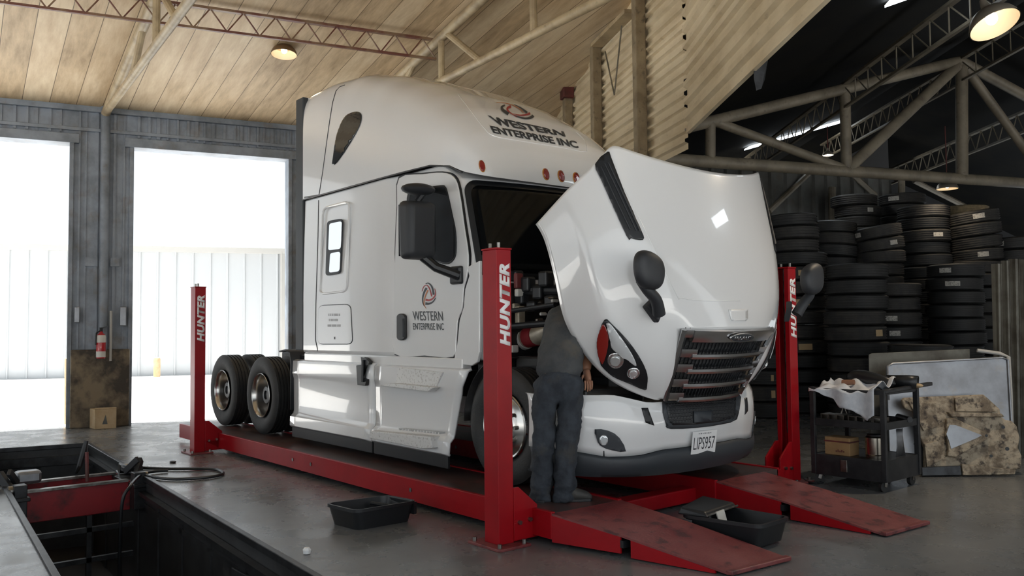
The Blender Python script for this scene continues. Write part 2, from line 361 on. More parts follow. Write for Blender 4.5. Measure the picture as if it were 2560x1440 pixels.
def drape_poly(poly, bvh, off, name, m, parent, solid=0, step=14, mirror=False, holes=()):
    bm = bmesh.new()
    vs_ = [bm.verts.new((x, y, 0)) for x, y in poly]; f = bm.faces.new(vs_)
    bmesh.ops.triangulate(bm, faces=[f], ngon_method='EAR_CLIP')
    return drape_bm(bm, bvh, off, name, m, parent, solid, step, True, mirror)
def smooth_loop(pts, n=5, closed=True):
    out = []; m = len(pts)
    for i in range(m if closed else m-1):
        p0, p1, p2, p3 = [pts[(i+k) % m] if closed else pts[min(max(i+k, 0), m-1)] for k in (-1, 0, 1, 2)]
        for j in range(n):
            t = j/n; out.append(tuple(.5*((2*b)+(-a+c)*t+(2*a-5*b+4*c-d)*t*t+(-a+3*b-3*c+d)*t**3) for a, b, c, d in zip(p0, p1, p2, p3)))
    if not closed: out.append(tuple(pts[-1]))
    return out
def drape_line(pts, bvh, r, name, m, parent, off=0.0, closed=False, step=8, mirror=False):
    dens = []
    for a, b in zip(pts, pts[1:]+([pts[0]] if closed else [])):
        k = max(1, int(math.hypot(b[0]-a[0], b[1]-a[1])/step))
        dens += [(a[0]+(b[0]-a[0])*i/k, a[1]+(b[1]-a[1])*i/k) for i in range(k)]
    if not closed: dens.append(pts[-1])
    w = [hit(bvh, x, y, off) for x, y in dens]; w = [p for p in w if p is not None]
    mb = MB()
    if len(w) > 1: mb.tube(w, r, 6, closed=closed)
    return mb.pair(name, m, parent) if mirror else mb.build(name, m, parent)
def rrect(x0, y0, x1, y1, r, n=5):
    out = []
    for cx, cy_, a0 in ((x1-r, y0+r, -90), (x1-r, y1-r, 0), (x0+r, y1-r, 90), (x0+r, y0+r, 180)):
        out += [(cx+r*math.cos(math.radians(a0+90*i/n)), cy_+r*math.sin(math.radians(a0+90*i/n))) for i in range(n+1)]
    return out
_tc = {}
def text_bm(body, bold=.0, shear=0, spacing=1.0):
    cu = bpy.data.curves.new('t', 'FONT'); cu.body = body; cu.offset = bold; cu.shear = shear; cu.space_character = spacing; cu.resolution_u = 4
    o = bpy.data.objects.new('t', cu); COL.objects.link(o); dg = bpy.context.evaluated_depsgraph_get()
    me = bpy.data.meshes.new_from_object(o.evaluated_get(dg)); bpy.data.objects.remove(o); bpy.data.curves.remove(cu)
    bm = bmesh.new(); bm.from_mesh(me); bpy.data.meshes.remove(me)
    xs = [v.co.x for v in bm.verts]; ys = [v.co.y for v in bm.verts]; x0, x1, y0, y1 = min(xs), max(xs), min(ys), max(ys)
    for v in bm.verts: v.co = V(((v.co.x-x0)/(x1-x0), (v.co.y-y0)/(y1-y0), 0))
    return bm
def place_text(body, o, dx, dy, name, m, parent, bold=.0, shear=0, thick=.003, spacing=1.0):
    """unit box of the text mapped to o + dx*u + dy*v"""
    bm = text_bm(body, bold, shear, spacing); o, dx, dy = V(o), V(dx), V(dy)
    for v in bm.verts: v.co = o+dx*v.co.x+dy*v.co.y
    me = bpy.data.meshes.new(name); bm.to_mesh(me); bm.free()
    return finish(me, name, m, parent, False, solid=thick, soff=1)
def drape_text(body, quad, bvh, off, name, m, parent, bold=0, shear=0, spacing=1.0, step=8):
    """quad: photo pixels of bottom-left, bottom-right, top-right, top-left"""
    bm = text_bm(body, bold, shear, spacing); a, b, c, d = [V((*q, 0)) for q in quad]
    for v in bm.verts:
        s_, t_ = v.co.x, v.co.y; v.co = (a*(1-s_)+b*s_)*(1-t_)+(d*(1-s_)+c*s_)*t_
    return drape_bm(bm, bvh, off, name, m, parent, step=step, smooth=False)
def ribbed(mb, o, u, v, n, lu, lv, pitch, depth, flat=.6, irregular=0, rnd=None, clip=None):
    """profiled sheet: ribs run along u, repeat along v, stand out along n"""
    o, u, v, n = V(o), V(u), V(v), V(n); prof = []; t = 0
    while t < lv:
        p = pitch*(1+(rnd.uniform(-irregular, irregular) if rnd else 0)); f = p*flat; g = (p-f)/4
        prof += [(t, 0), (t+f, 0), (t+f+g, depth), (t+p-g, depth)]; t += p
    prof = [(min(a, lv), d) for a, d in prof]+[(lv, 0)]
    return mb.grid([[o+v*a+n*d for a, d in prof], [o+u*lu+v*a+n*d for a, d in prof]])
R_ = math.radians
rnd = random.Random(4)
# ================================================================== SETTING
EY = azv(76.5); NX = V((math.sin(R_(76.5)), -math.cos(R_(76.5)), 0)); W0 = V((-10.91, -2.44, 0))
def wl(s, n, z): return W0+EY*s+NX*n+V((0, 0, z))
# ---- floor with the pit opening
PIT = [V((-8.46, -2.77, 0)), V((2.6, -3.50, 0)), V((2.6, -4.92, 0)), V((-8.72, -4.02, 0))]   # far right, near right, near left, far left
FB = [wl(-12, -.35, 0), wl(14, -.35, 0), V((9, 26, 0)), V((12.5, -14, 0))]
mb = MB()
fr, nr, nl, fl_ = PIT
mb.add([FB[0], FB[1], FB[2], FB[3], fr, nr, nl, fl_], [(1, 2, 5, 4), (2, 3, 6, 5), (3, 0, 7, 6), (0, 1, 4, 7)])
struct(mb.build('floor', 'floor', smooth=False), 'stained grey concrete workshop floor', 'floor')
D = V((0, 0, -1.45))
def pitwall(name, a, b, lab):
    m = MB(); d = (b-a); L_ = d.length; n = int(L_/.9); nrm = V((-d.y, d.x, 0)).normalized()
    m.add([a, b, b+D, a+D], [(0, 1, 2, 3)])
    for i in range(n):   # shallow vertical liner ribs
        p = a+d*((i+.5)/n); m.bar(p+V((0, 0, -.22))+nrm*.0, p+D, .10, .03, up=nrm)
    m.bar(a+V((0, 0, -.30)), b+V((0, 0, -.30)), .03, .05)
    return struct(m.build(name, 'pit', smooth=False), lab, 'pit wall')
pitwall('wall_pit_right', fr, nr, 'oily dark right side wall of the service pit')
pitwall('wall_pit_left', nl, fl_, 'dark left side wall of the service pit')
pitwall('wall_pit_far', fl_, fr, 'dark end wall of the service pit')
struct(MB().add([p+D for p in PIT], [(0, 1, 2, 3)]).build('floor_pit', 'pit', smooth=False), 'dark bottom of the service pit', 'pit floor')
m = MB()
for a, b in ((fr, nr), (nl, fl_), (fl_, fr)):
    m.bar(a+V((0, 0, -.01)), b+V((0, 0, -.01)), .05, .06)
struct(m.build('trim_1', 'dksteel', smooth=False, bevel=.006), 'steel edging round the service pit', 'trim')
m = MB()   # inner ledge rails on both sides
for a, b, s in ((fr, nr, -1), (fl_, nl, 1)):
    m.bar(a+V((0, s*.04, -.16)), b+V((0, s*.04, -.16)), .07, .04)
m.bar(fl_+V((.05, 0, -.2)), fr+V((.05, 0, -.2)), .08, .12)
struct(m.build('trim_2', 'dksteel', smooth=False), 'steel ledge rails inside the service pit', 'trim')
m = MB()   # far end inner frame and pit steps
for z in (-.5, -.82, -1.1): m.bar(V((-5.0, -4.2, z)), V((-5.0, -3.1, z)), .05, .05)
for y in (-4.15, -3.55): m.bar(V((-5.0, y, -.35)), V((-5.0, y, -1.45)), .05, .05)
struct(m.build('trim_3', 'dksteel', smooth=False), 'dark steel frame low inside the service pit', 'trim')
# ---- door wall
DH = 4.88
def wallbox(m, s0, s1, z0, z1, n0=-.28, n1=0.0):
    return m.hexa([wl(s0, n0, z0), wl(s0, n1, z0), wl(s1, n1, z0), wl(s1, n0, z0), wl(s0, n0, z1), wl(s0, n1, z1), wl(s1, n1, z1), wl(s1, n0, z1)])
m = MB()
wallbox(m, -12, -3.7, 0, 5.75); wallbox(m, 3.63, 14, 0, 5.75); wallbox(m, -3.7, 3.63, DH, 5.75); wallbox(m, -.06, .85, 0, DH)
r1 = random.Random(2)
for s0, s1, z0, z1 in ((-3, -.1, DH+.16, 5.5), (.9, 6.5, DH+.16, 5.5), (-.02, .34, 1.34, 5.5), (.52, .83, 1.34, 5.5)):
    s = s0+.05
    while s < s1-.05:
        w = r1.choice((.03, .045, .06)); wallbox(m, s, s+w, z0, z1, 0, r1.choice((.02, .035)));  s += w+r1.uniform(.06, .16)
struct(m.build('wall_back', 'wallblue', smooth=False), 'grimy blue grey sheet metal wall with two open bay doors', 'wall')
m = MB()   # door surrounds
for s0, s1 in ((-3.7, -.06), (.85, 3.63)):
    wallbox(m, s0-.02, s0+.05, 0, DH, -.3, .05); wallbox(m, s1-.05, s1+.02, 0, DH, -.3, .05); wallbox(m, s0-.1, s1+.1, DH-.02, DH+.14, -.3, .07)
wallbox(m, -3.2, 7, 5.42, 5.52, 0, .09); wallbox(m, -3.2, 7, DH+.2, DH+.26, 0, .06)
struct(m.build('trim_4', 'wallblue', smooth=False, bevel=.008), 'blue grey steel surrounds of the bay doors', 'trim')
m = MB(); wallbox(m, -.05, .86, 0, 1.32, -.3, .14)
struct(m.build('column_plinth', 'plinth', smooth=False, bevel=.02), 'dirty concrete plinth between the two bay doors', 'plinth')
m = MB(); m.tube([wl(.44, .09, 1.3), wl(.44, .09, 5.6)], .075, 14); m.hexa([wl(.15, 0, 2.75), wl(.15, .06, 2.75), wl(.34, .06, 2.75), wl(.34, 0, 2.75), wl(.15, 0, 2.9), wl(.15, .06, 2.9), wl(.34, .06, 2.9), wl(.34, 0, 2.9)])
m.hexa([wl(.54, 0, 2.75), wl(.54, .06, 2.75), wl(.68, .06, 2.75), wl(.68, 0, 2.75), wl(.54, 0, 2.9), wl(.54, .06, 2.9), wl(.68, .06, 2.9), wl(.68, 0, 2.9)])
struct(m.build('column', 'wallblue'), 'grimy round steel post between the two bay doors', 'column')
# ---- main ceiling (sloping boards)
EX = azv(-6); SL = math.tan(R_(9.5)); CE0 = wl(0, 0, 5.5)
CN = V((EX.x, EX.y, SL)).cross(EY).normalized()
def cz(p): # ceiling height at plan point
    p = V(p); return CE0.z-((p.x-CE0.x)*CN.x+(p.y-CE0.y)*CN.y)/CN.z
def cp(x, y): return V((x, y, cz((x, y, 0))))
a, b = wl(-12, -.3, 0), wl(11, -.3, 0)
c_, d_ = b+EX*16.5, a+EX*16.5
quad = [a, b, c_, d_]
m = MB(); m.add([cp(p.x, p.y) for p in quad]+[cp(p.x, p.y)+V((0, 0, .12)) for p in quad], [(0, 1, 2, 3), (7, 6, 5, 4), (0, 4, 5, 1), (1, 5, 6, 2), (2, 6, 7, 3), (3, 7, 4, 0)])
struct(m.build('ceiling', 'ceil', smooth=False), 'sloping ceiling of wide weathered boards', 'ceiling')
# ---- hanging gable wall of cream siding
pa = aP(1400, 280, CE0, CN); DV1 = azv(-27); NV1 = V((DV1.y, -DV1.x, 0))     # normal towards the truck bay
def v1(x, y): return aP(x, y, pa, NV1)
seam = v1(1720, 325)
zb = v1(1690, 388).z
m = MB(); r2 = random.Random(7)
s_start = -1.0; L1 = (V((seam.x, seam.y, 0))-V((pa.x, pa.y, 0))).length
o1 = V((pa.x, pa.y, zb))-DV1*1.5
ribbed(m, o1, DV1, V((0, 0, 1)), NV1, L1+1.5, 8.4-zb, .17, .045, .5, .35, r2)
struct(m.build('wall_gable', 'siding', smooth=False), 'hanging gable wall of cream ribbed metal siding', 'wall')
DV2 = azv(-37.5); NV2 = V((DV2.y, -DV2.x, 0)); s2 = V((seam.x, seam.y, 0))
z2 = seam.z
m = MB(); ribbed(m, V((s2.x, s2.y, z2)), DV2, V((0, 0, 1)), NV2, 7.5, 8.2-z2, .21, .05, .45, .3, r2)
m.bar(V((s2.x, s2.y, z2)), V((s2.x, s2.y, z2))+DV2*7.5, .05, .09)
struct(m.build('wall_gable_return', 'siding', smooth=False), 'cream ribbed siding running up to the dark hall', 'wall')
m = MB()
for x0, x1, yb in ((1604, 1640, 385), (1494, 1522, 280), (1424, 1446, 300)):
    p = v1((x0+x1)/2, yb); w = (v1(x1, yb)-v1(x0, yb)).length
    m.bar(V((p.x, p.y, 0))+NV1*.12, V((p.x, p.y, 8.2))+NV1*.12, .17, .15, up=NV1)
struct(m.build('column_gable', 'postbrown', smooth=False, bevel=.012), 'beige steel posts in front of the cream gable wall', 'column')
# maroon brackets on the gable posts
for k, (x, y0, y1, lab) in enumerate(((1507, 12, 100, 'maroon steel bracket at the top of the middle gable post'), (1436, 170, 248, 'maroon steel bracket on the farthest gable post'))):
    p0, p1 = v1(x, y0)+NV1*.14, v1(x, y1)+NV1*.14
    o = MB().bar(p1, V((p1.x, p1.y, p0.z)), .26, .2, up=NV1).build('steel_bracket', 'reddark', smooth=False, bevel=.015); tag(o, lab, 'bracket')
# beam between posts and light bracing
m = MB(); m.bar(v1(1512, 115)+NV1*.14, v1(1600, 30)+NV1*.14, .06, .2, up=NV1); struct(m.build('beam_gable', 'beige', smooth=False), 'beige rail across the gable posts', 'beam')
m = MB(); m.tube([v1(1570, 65)+NV1*.1, v1(1551, 238)+NV1*.1], .012, 6); m.tube([v1(1528, 130)+NV1*.1, v1(1551, 238)+NV1*.1], .012, 6)
tag(m.build('brace_rod', 'pipegrey'), 'thin bracing rods in a V on the gable siding', 'rod')

# ---- trusses of the main bay (pipe chords along the bay, from the door wall inwards)
TX = azv(-5.5)
def bay_truss(s, label):
    w = wl(s, .1, 5.42); m = MB(); T = thing('roof_truss', w, label, 'truss', 'pipe trusses of the truck bay')
    end = w+TX*9.6
    MB().tube([w, end], .062, 12).build('bottom_chord', 'beige', T)
    tp = [cp(*(w+TX*t).xy)+V((0, 0, -.11)) for t in (0.02, 9.9)]
    MB().tube(tp, .075, 12).build('top_chord', 'beige', T)
    def bt(t): return w+TX*t
    def tt(t): return cp(*(w+TX*t).xy)+V((0, 0, -.1))
    for a_, b_ in ((2.5, 3.3), (4.15, 4.15), (5.3, 4.3), (6.6, 6.6), (8.2, 6.7), (9.3, 9.3)):
        MB().tube([bt(a_), tt(b_)], .05, 10).build('web_member', 'beige', T)
    return T
bay_truss(.44, 'beige pipe roof truss springing from the post between the doors')
bay_truss(4.5, 'beige pipe roof truss above the white truck cab')
def web_joist(name, a, b, depth, n, m_, label, group, rc=.022, rw=.011, style=0, updir=V((0, 0, 1))):
    a, b = V(a), V(b); T = thing(name, a, label, 'joist', group); dn = updir*-depth
    MB().bar(a, b, rc*3.4, rc*1.6).build('top_chord', m_, T, smooth=False); MB().bar(a+dn, b+dn, rc*2.2, rc*1.5).build('bottom_chord', m_, T, smooth=False)
    m = MB(); d = (b-a)/n
    for i in range(n):
        p = a+d*i; q = p+d*.5; r_e = p+d
        if style: m.tube([p, p+dn], rw, 6); m.tube([p, r_e+dn], rw, 6)
        else: m.tube([p+dn, q], rw, 6); m.tube([q, r_e+dn], rw, 6)
    m.build('webbing', m_, T); return T
MT['joistred'] = mat('red_brown_joist_paint', (.16, .055, .04), .5, col2=(.24, .15, .09), scale=3, lo=.45, hi=.6)
j0 = wl(-3.5, 0, 0)+TX*3.95; j1 = wl(4.5, 0, 0)+TX*4.05
web_joist('bar_joist', cp(j0.x, j0.y)+V((0, 0, -.06)), cp(j1.x, j1.y)+V((0, 0, -.06)), .30, 18, 'joistred', 'red brown bar joist carrying the pendant lamp by the doors', 'bar joists')
j0 = j0+TX*4.4+EY*7.6; j1 = j1+TX*4.0+EY*3.5
web_joist('bar_joist', cp(j0.x, j0.y)+V((0, 0, -.06)), cp(j1.x, j1.y)+V((0, 0, -.06)), .30, 12, 'joistred', 'pale bar joist at the top above the truck roof', 'bar joists')

# ---- right-hand hall: dark roof, tube truss, joists, walls
TV = azv(72); NT = V((-TV.y, TV.x, 0)); B0 = aD(1908, 415, 14.5)
def t2(x, y): return aP(x, y, B0, NT)
RD = azv(-40)
T = thing('hall_truss', t2(2405, 440), 'grey tube roof truss spanning the dark hall over the tyre stacks', 'truss')
ch0, ch1 = t2(1640, 396), t2(2700, 467)
MB().tube([ch0, ch1], .105, 16).build('bottom_chord', 'pipegrey', T)
ap = t2(2400, 152); tl = t2(1780, 303); tr = t2(2640, 282)
tl2 = tl+(tl-ap)*.25
MB().tube([tl2, ap], .10, 14).build('top_chord', 'pipegrey', T); MB().tube([ap, tr], .10, 14).build('top_chord', 'pipegrey', T)
for p, q, r in (((2112, 222), (2116, 424), .095), ((2404, 170), (2405, 440), .11), ((1790, 305), (2116, 424), .08), ((2118, 424), (2392, 165), .105), ((2416, 172), (2600, 425), .085), ((1776, 306), (1776, 402), .085)):
    MB().tube([t2(*p), t2(*q)], r, 14).build('web_member', 'pipegrey', T)
# roof planes
def slope(p): # along the left slope in plan
    return None
LS = (tl-ap)/((tl-ap).xy.length); RS = (tr-ap)/((tr-ap).xy.length)
up = V((0, 0, .34))
def roofq(name, p, lab, ext=7.5):
    e = p*ext; m = MB(); q = [ap+up+RD*14, ap+up-RD*34, ap+up-RD*34+e, ap+up+RD*14+e]
    m.add(q+[k+V((0, 0, .1)) for k in q], [(0, 1, 2, 3), (7, 6, 5, 4), (0, 4, 5, 1), (1, 5, 6, 2), (2, 6, 7, 3), (3, 7, 4, 0)])
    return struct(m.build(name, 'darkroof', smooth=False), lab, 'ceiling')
LN = RD.cross(LS).normalized(); RN = RD.cross(RS).normalized()
def on_left(x, y): # height of the left slope above a plan point
    q = ap+up; return V((x, y, q.z-((x-q.x)*LN.x+(y-q.y)*LN.y)/LN.z))
ga = V((pa.x, pa.y, 0))-DV1*12-NV1*.12; gb = s2-NV1*.12; gc = s2+DV2*9-NV2*.12
m = MB(); q = [ap+up-RD*34, ap+up+RD*14]+[on_left(p.x, p.y) for p in (gc, gb, ga)]
m.prism(q, (0, 0, .1)); struct(m.build('ceiling_hall_left', 'darkroof', smooth=False), 'near-black sheet roof of the tyre hall, left slope', 'ceiling')
roofq('ceiling_hall_right', RS, 'near-black sheet roof of the tyre hall, right slope', 11)
def onl(x, y): return aP(x, y, ap+up*.8, LN)
for k, (x0, y0, x1, y1, w) in enumerate(((1868, 372, 2192, 280, .30), (2222, 8, 2330, -30, .35))):
    p, q = onl(x0, y0), onl(x1, y1); d = (q-p).normalized(); s = d.cross(LN).normalized()
    m = MB(); m.hexa([p-s*w/2, p+s*w/2, q+s*w/2, q-s*w/2, p-s*w/2+V((0, 0, .03)), p+s*w/2+V((0, 0, .03)), q+s*w/2+V((0, 0, .03)), q-s*w/2+V((0, 0, .03))])
    struct(m.build('window_%d' % (k+1), 'skylight', smooth=False), ('long bright skylight strip in the dark roof', 'bright skylight strip at the top of the dark roof')[k], 'skylight')
sk = V((5.4, 7.8, 0)); q_ = ap+up*.85; sk.z = q_.z-((sk.x-q_.x)*RN.x+(sk.y-q_.y)*RN.y)/RN.z; rs_ = RS.normalized(); rd_ = RD
m = MB(); m.hexa([sk-rs_*.3-rd_*.8, sk+rs_*.3-rd_*.8, sk+rs_*.3+rd_*.8, sk-rs_*.3+rd_*.8]+[p+V((0, 0, .03)) for p in (sk-rs_*.3-rd_*.8, sk+rs_*.3-rd_*.8, sk+rs_*.3+rd_*.8, sk-rs_*.3+rd_*.8)]); struct(m.build('window_3', 'skylight', smooth=False), 'added unseen skylight panel in the right slope of the dark roof', 'skylight')  # out-of-view skylight, added to give the hood a bright reflection
g = 'bar joists of the dark hall'
n1 = t2(2108, 212)
web_joist('hall_joist', n1, n1+RD*7.5, .42, 14, 'pipegrey', 'long bar joist from the hall truss towards the top of the picture', g, .028, .012, 1)
web_joist('hall_joist', ap+V((0, 0, .02)), ap+RD*5, .42, 9, 'pipegrey', 'bar joist from the truss peak beneath the large pendant lamp', g, .028, .012, 1)
web_joist('hall_joist', ap+V((0, 0, -.02)), ap-RD*7.5, .42, 16, 'darkjoist', 'dim bar joist running back from the truss peak behind the skylight strip', g, .026, .011)
web_joist('hall_joist', n1-RD*.1, n1-RD*7.5, .42, 14, 'darkjoist', 'dim bar joist crossing the long skylight strip', g, .026, .011)
n3 = t2(2600, 262)
web_joist('hall_joist', n3-RD*.1, n3-RD*8.5, .42, 18, 'pipegrey', 'bar joist on the right roof slope above the far pendant lamp', g, .03, .013)
# walls of the hall
bw = aD(2080, 600, 21.5); bw.z = 0
p0, p1 = bw-TV*9, bw+TV*1.95
m = MB(); ribbed(m, p0, V((0, 0, 1)), TV, V((TV.y, -TV.x, 0)), 5.45, (p1-p0).length, .42, .07, .62, .15, r2)
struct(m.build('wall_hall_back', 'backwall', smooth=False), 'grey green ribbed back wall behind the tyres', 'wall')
p2 = p1-RD*3.0
pe = bw-TV*16-RD*13; m = MB(); m.add([pe, pe+TV*45, pe+TV*45+V((0, 0, 9)), pe+V((0, 0, 9))], [(0, 1, 2, 3)]); m.add([p1, p2, p2+V((0, 0, 9)), p1+V((0, 0, 9))], [(0, 1, 2, 3)]); m.add([p2, p2+TV*16, p2+TV*16+V((0, 0, 9)), p2+V((0, 0, 9))], [(0, 1, 2, 3)])
p3 = p2+TV*16; m.add([p3, p3+RD*26, p3+RD*26+V((0, 0, 9)), p3+V((0, 0, 9))], [(0, 1, 2, 3)])
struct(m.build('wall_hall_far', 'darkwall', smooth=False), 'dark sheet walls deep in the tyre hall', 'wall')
m = MB(); nb = V((TV.y, -TV.x, 0))
def bwp(x, y, o=.12): return aP(x, y, bw, nb)+nb*o
m.tube([bwp(2072, 470), bwp(2072, 900)], .09, 10); m.tube([bwp(1915, 530), bwp(2022, 428)], .07, 8); m.tube([bwp(2125, 440), bwp(2180, 490)], .07, 8); m.tube([bwp(2245, 440), bwp(2245, 900)], .09, 10)
m.tube([bwp(2270, 455, .2), bwp(2420, 530, .2)], .07, 8)
struct(m.build('column_hall', 'pipegrey'), 'pipe posts and braces on the hall back wall', 'column')
m = MB(); hf = V((13.5, 3.0, 0)); m.add([hf, hf+azv(48)*26, hf+azv(48)*26+V((0, 0, 9)), hf+V((0, 0, 9))], [(0, 1, 2, 3)]); struct(m.build('wall_hall_light_block', 'darkwall', smooth=False), 'added unseen dark wall blocking daylight at the tyre hall front', 'wall')  # out-of-view wall, added to keep the tyre hall dark
# wall closing the truck bay behind the camera's left
wx = wl(-8.3, 0, 0); m = MB()
def lw(t, z): p = wx+EX*t; return V((p.x, p.y, z))
for t0, t1, z0, z1 in ((0, 2.5, 0, 5.7), (2.5, 8.0, 4.7, 6.2), (8.0, 9.0, 0, 6.6), (9.0, 14.0, 4.7, 7.0), (14.0, 16.5, 0, 7.6)): m.add([lw(t0, z0), lw(t1, z0), lw(t1, z1+.9), lw(t0, z1+.4)], [(0, 1, 2, 3)])
struct(m.build('wall_left', 'wallblue', smooth=False), 'blue grey side wall of the truck bay with open bay doors', 'wall')
m = MB(); m.add([lw(-.3, -.02), lw(20, -.02), lw(20, -.02)-EY*40, lw(-.3, -.02)-EY*40], [(0, 1, 2, 3)])
struct(m.build('ground_left', 'ground', smooth=False), 'sunlit concrete yard beside the truck bay', 'ground')
m = MB(); h0, h1 = a+EX*16.4, b+EX*16.4
m.add([V((h0.x, h0.y, 4.6)), V((h1.x, h1.y, 4.6)), V((h1.x, h1.y, 8.4)), V((h0.x, h0.y, 8.4))], [(0, 1, 2, 3)])
struct(m.build('wall_front_light_block', 'wallblue', smooth=False), 'added unseen header wall cutting daylight over the open front of the truck bay', 'wall')  # out-of-view header, added to limit sky light through the front opening
# ---- outside
m = MB(); g0 = V((-60, -70, -.03)); m.add([(-90, -90, -.04), (90, -90, -.04), (90, 90, -.04), (-90, 90, -.04)], [(0, 1, 2, 3)])
# ground is kept outside the building footprint so that it does not cover the pit
m = MB(); e = [wl(-60, -.32, -.02), wl(60, -.32, -.02), wl(60, -60, -.02), wl(-60, -60, -.02)]; m.add(e, [(0, 1, 2, 3)])
struct(m.build('ground', 'ground', smooth=False), 'sunlit concrete yard outside the doors', 'ground')
m = MB(); f0 = FB[3]; f1 = FB[2]; dd = (f0-f1).normalized(); nn_ = V((f1.y-f0.y, f0.x-f1.x, 0)).normalized()
if nn_.x < 0: nn_ = -nn_
m.add([f1-dd*40, f0+dd*40, f0+dd*40+nn_*60, f1-dd*40+nn_*60], [(0, 1, 2, 3)])
struct(m.build('ground_front', 'ground', smooth=False), 'sunlit concrete yard in front of the hall', 'ground')
bb = aZ(161, 944, 0); bdir = (aZ(474, 940, 0)-aZ(0, 952, 0)).normalized(); bnr = V((bdir.y, -bdir.x, 0))
T = thing('warehouse', bb, 'white ribbed metal warehouse across the yard seen through the bay doors', 'building')
m = MB(); ribbed(m, bb-bdir*8, V((0, 0, 1)), bdir, bnr, 4.7, 24, .62, .05, .85); m.build('siding', 'whitebld', T, smooth=False)
p, q = bb-bdir*8+V((0, 0, 4.72)), bb+bdir*16+V((0, 0, 4.72))
MB().bar(p+bnr*.12, q+bnr*.12, .22, .2).build('gutter', 'gutter', T, smooth=False)
m = MB(); m.add([p, q, q-bnr*9+V((0, 0, .35)), p-bnr*9+V((0, 0, .35))], [(0, 1, 2, 3)]); m.build('roof', 'whitebld', T, smooth=False)
pd = aP(708, 700, bb, bnr); MB().bar(V((pd.x, pd.y, 0))+bnr*.15, V((pd.x, pd.y, 4.7))+bnr*.15, .2, .12).build('downpipe', 'gutter', T, smooth=False)
for x, y0, y1, lab in ((392, 942, 910, 'short tan bollard in front of the white warehouse'),):
    p = aZ(x, y0, 0); tag(MB().lathe([(.12, 0), (.12, .62), (.10, .68), (0, .7)], p).build('bollard', 'cardpale'), lab, 'bollard')
p = wl(-.06, -.6, 0); tag(MB().box(p+V((-.15, 0, .58)), (.12, .12, 1.16)).build('timber_post', 'cardpale', smooth=False, bevel=.01), 'pale timber post just outside the left bay door', 'post')

# daylight openings: the two doors and the open front of the hall
portal(wl(-1.88, -.15, 2.45), NX, 3.7, 4.9); portal(wl(2.24, -.15, 2.45), NX, 2.8, 4.9)
# ================================================================== TRUCK
TR = thing('semi_truck', (-3.4, 0, .24), 'white semi truck tractor with its hood tilted open, standing on the red lift', 'truck')
f2 = lambda t, x: (lambda i: t[i][1]+(t[i+1][1]-t[i][1])*max(0, min(1, (x-t[i][0])/(t[i+1][0]-t[i][0]))))(max(0, min(len(t)-2, sum(1 for k in t if k[0] <= x)-1)))
# ---- cab and sleeper shell
XS = [-4.66, -4.4, -3.8, -3.0, -2.86, -2.72, -2.58, -2.45, -2.0, -1.7, -1.5, -1.35]
Wt = [(-4.66, 1.25), (-2.86, 1.25), (-2.72, 1.245), (-2.58, 1.215), (-2.45, 1.20), (-1.35, 1.19)]
ZT = 3.21; ZB = 1.31
def xfront(z, y): # front of the cab: cowl, then raked windscreen
    k = max(0, min(1, (z-2.02)/(3.03-2.02))); base = -1.20+(-1.49+1.20)*k-max(0, z-3.03)*1.6
    return base+.16*(1-min(1, abs(y)/1.19)**2.2)
m = MB(); rows = []
zs_ = [ZB, ZB+.04, 1.45, 1.8, 2.02, 2.3, 2.6, 2.85, 3.03, 3.17, ZT]
for z in zs_:
    row = []
    for x in XS:
        xx = x if x < -1.6 else x
        w = f2(Wt, x)*(1-.018*max(0, (z-2.1)))
        if z <= ZB: w -= .05
        xe = xfront(z, 1.19); t = (x+4.66)/(XS[-1]+4.66); X_ = -4.66+(xe-.03+4.66)*t if x > -2.4 else x
        row.append(V((X_, -w, z)))
    # front, right to left
    w = f2(Wt, -1.35)*(1-.018*max(0, (z-2.1)))-(.05 if z <= ZB else 0)
    for k in range(0, 21):
        y = -w*.985+2*w*.985*k/20; row.append(V((xfront(z, y), y, z)))
    row += [V((p.x, -p.y, p.z)) for p in row[len(XS)-1::-1][:len(XS)]]
    row.append(V((-4.66, 0, z)))
    rows.append(row)
m.grid(rows, wrap=True); n = len(rows[0]); m.f.append(tuple(range(n))); m.f.append(tuple(range((len(rows)-1)*n, len(rows)*n))[::-1])
cab = m.build('cab', 'white', TR, bevel=.02, seg=2, angle=40)
# ---- raised roof fairing
prof = [(-4.66, 4.60), (-4.2, 4.68), (-3.7, 4.67), (-3.2, 4.54), (-2.7, 4.35), (-2.2, 4.11), (-1.8, 3.85), (-1.5, 3.57), (-1.36, 3.36), (-1.30, 3.20), (-1.28, 3.10), (-1.285, 3.05)]
wid = [(-4.66, 1.25), (-2.6, 1.245), (-2.0, 1.225), (-1.7, 1.20), (-1.5, 1.15), (-1.36, 1.06), (-1.30, .98), (-1.28, .90), (-1.27, .85)]
nn = [(-4.66, 9), (-4.2, 6), (-3.6, 4.4), (-3.0, 3.6), (-2.2, 3.2), (-1.28, 3.2)]
zs0 = [(-4.66, 3.215), (-1.9, 3.215), (-1.62, 3.17), (-1.45, 3.09), (-1.285, 3.04)]
rows = []
xr = [-4.66, -4.64, -4.5]+[-4.3+.1*i for i in range(26)]+[-1.75, -1.7, -1.65, -1.6, -1.55, -1.5, -1.45, -1.41, -1.38, -1.355, -1.33, -1.31, -1.295, -1.285]
def roofz(x, y): pass
for x in xr:
    row = []; n_ = f2(nn, x); w = f2(wid, x); zb_ = f2(zs0, x); zt = f2(prof, x)
    for k in range(49):
        a = math.pi*k/48; c, s = math.cos(a), math.sin(a)
        yy = -w*math.copysign(abs(c)**(2/n_), c); zz = zb_+(zt-zb_)*abs(s)**(2/n_)
        xx = x
        row.append(V((xx, yy, zz)))
    rows.append(row)
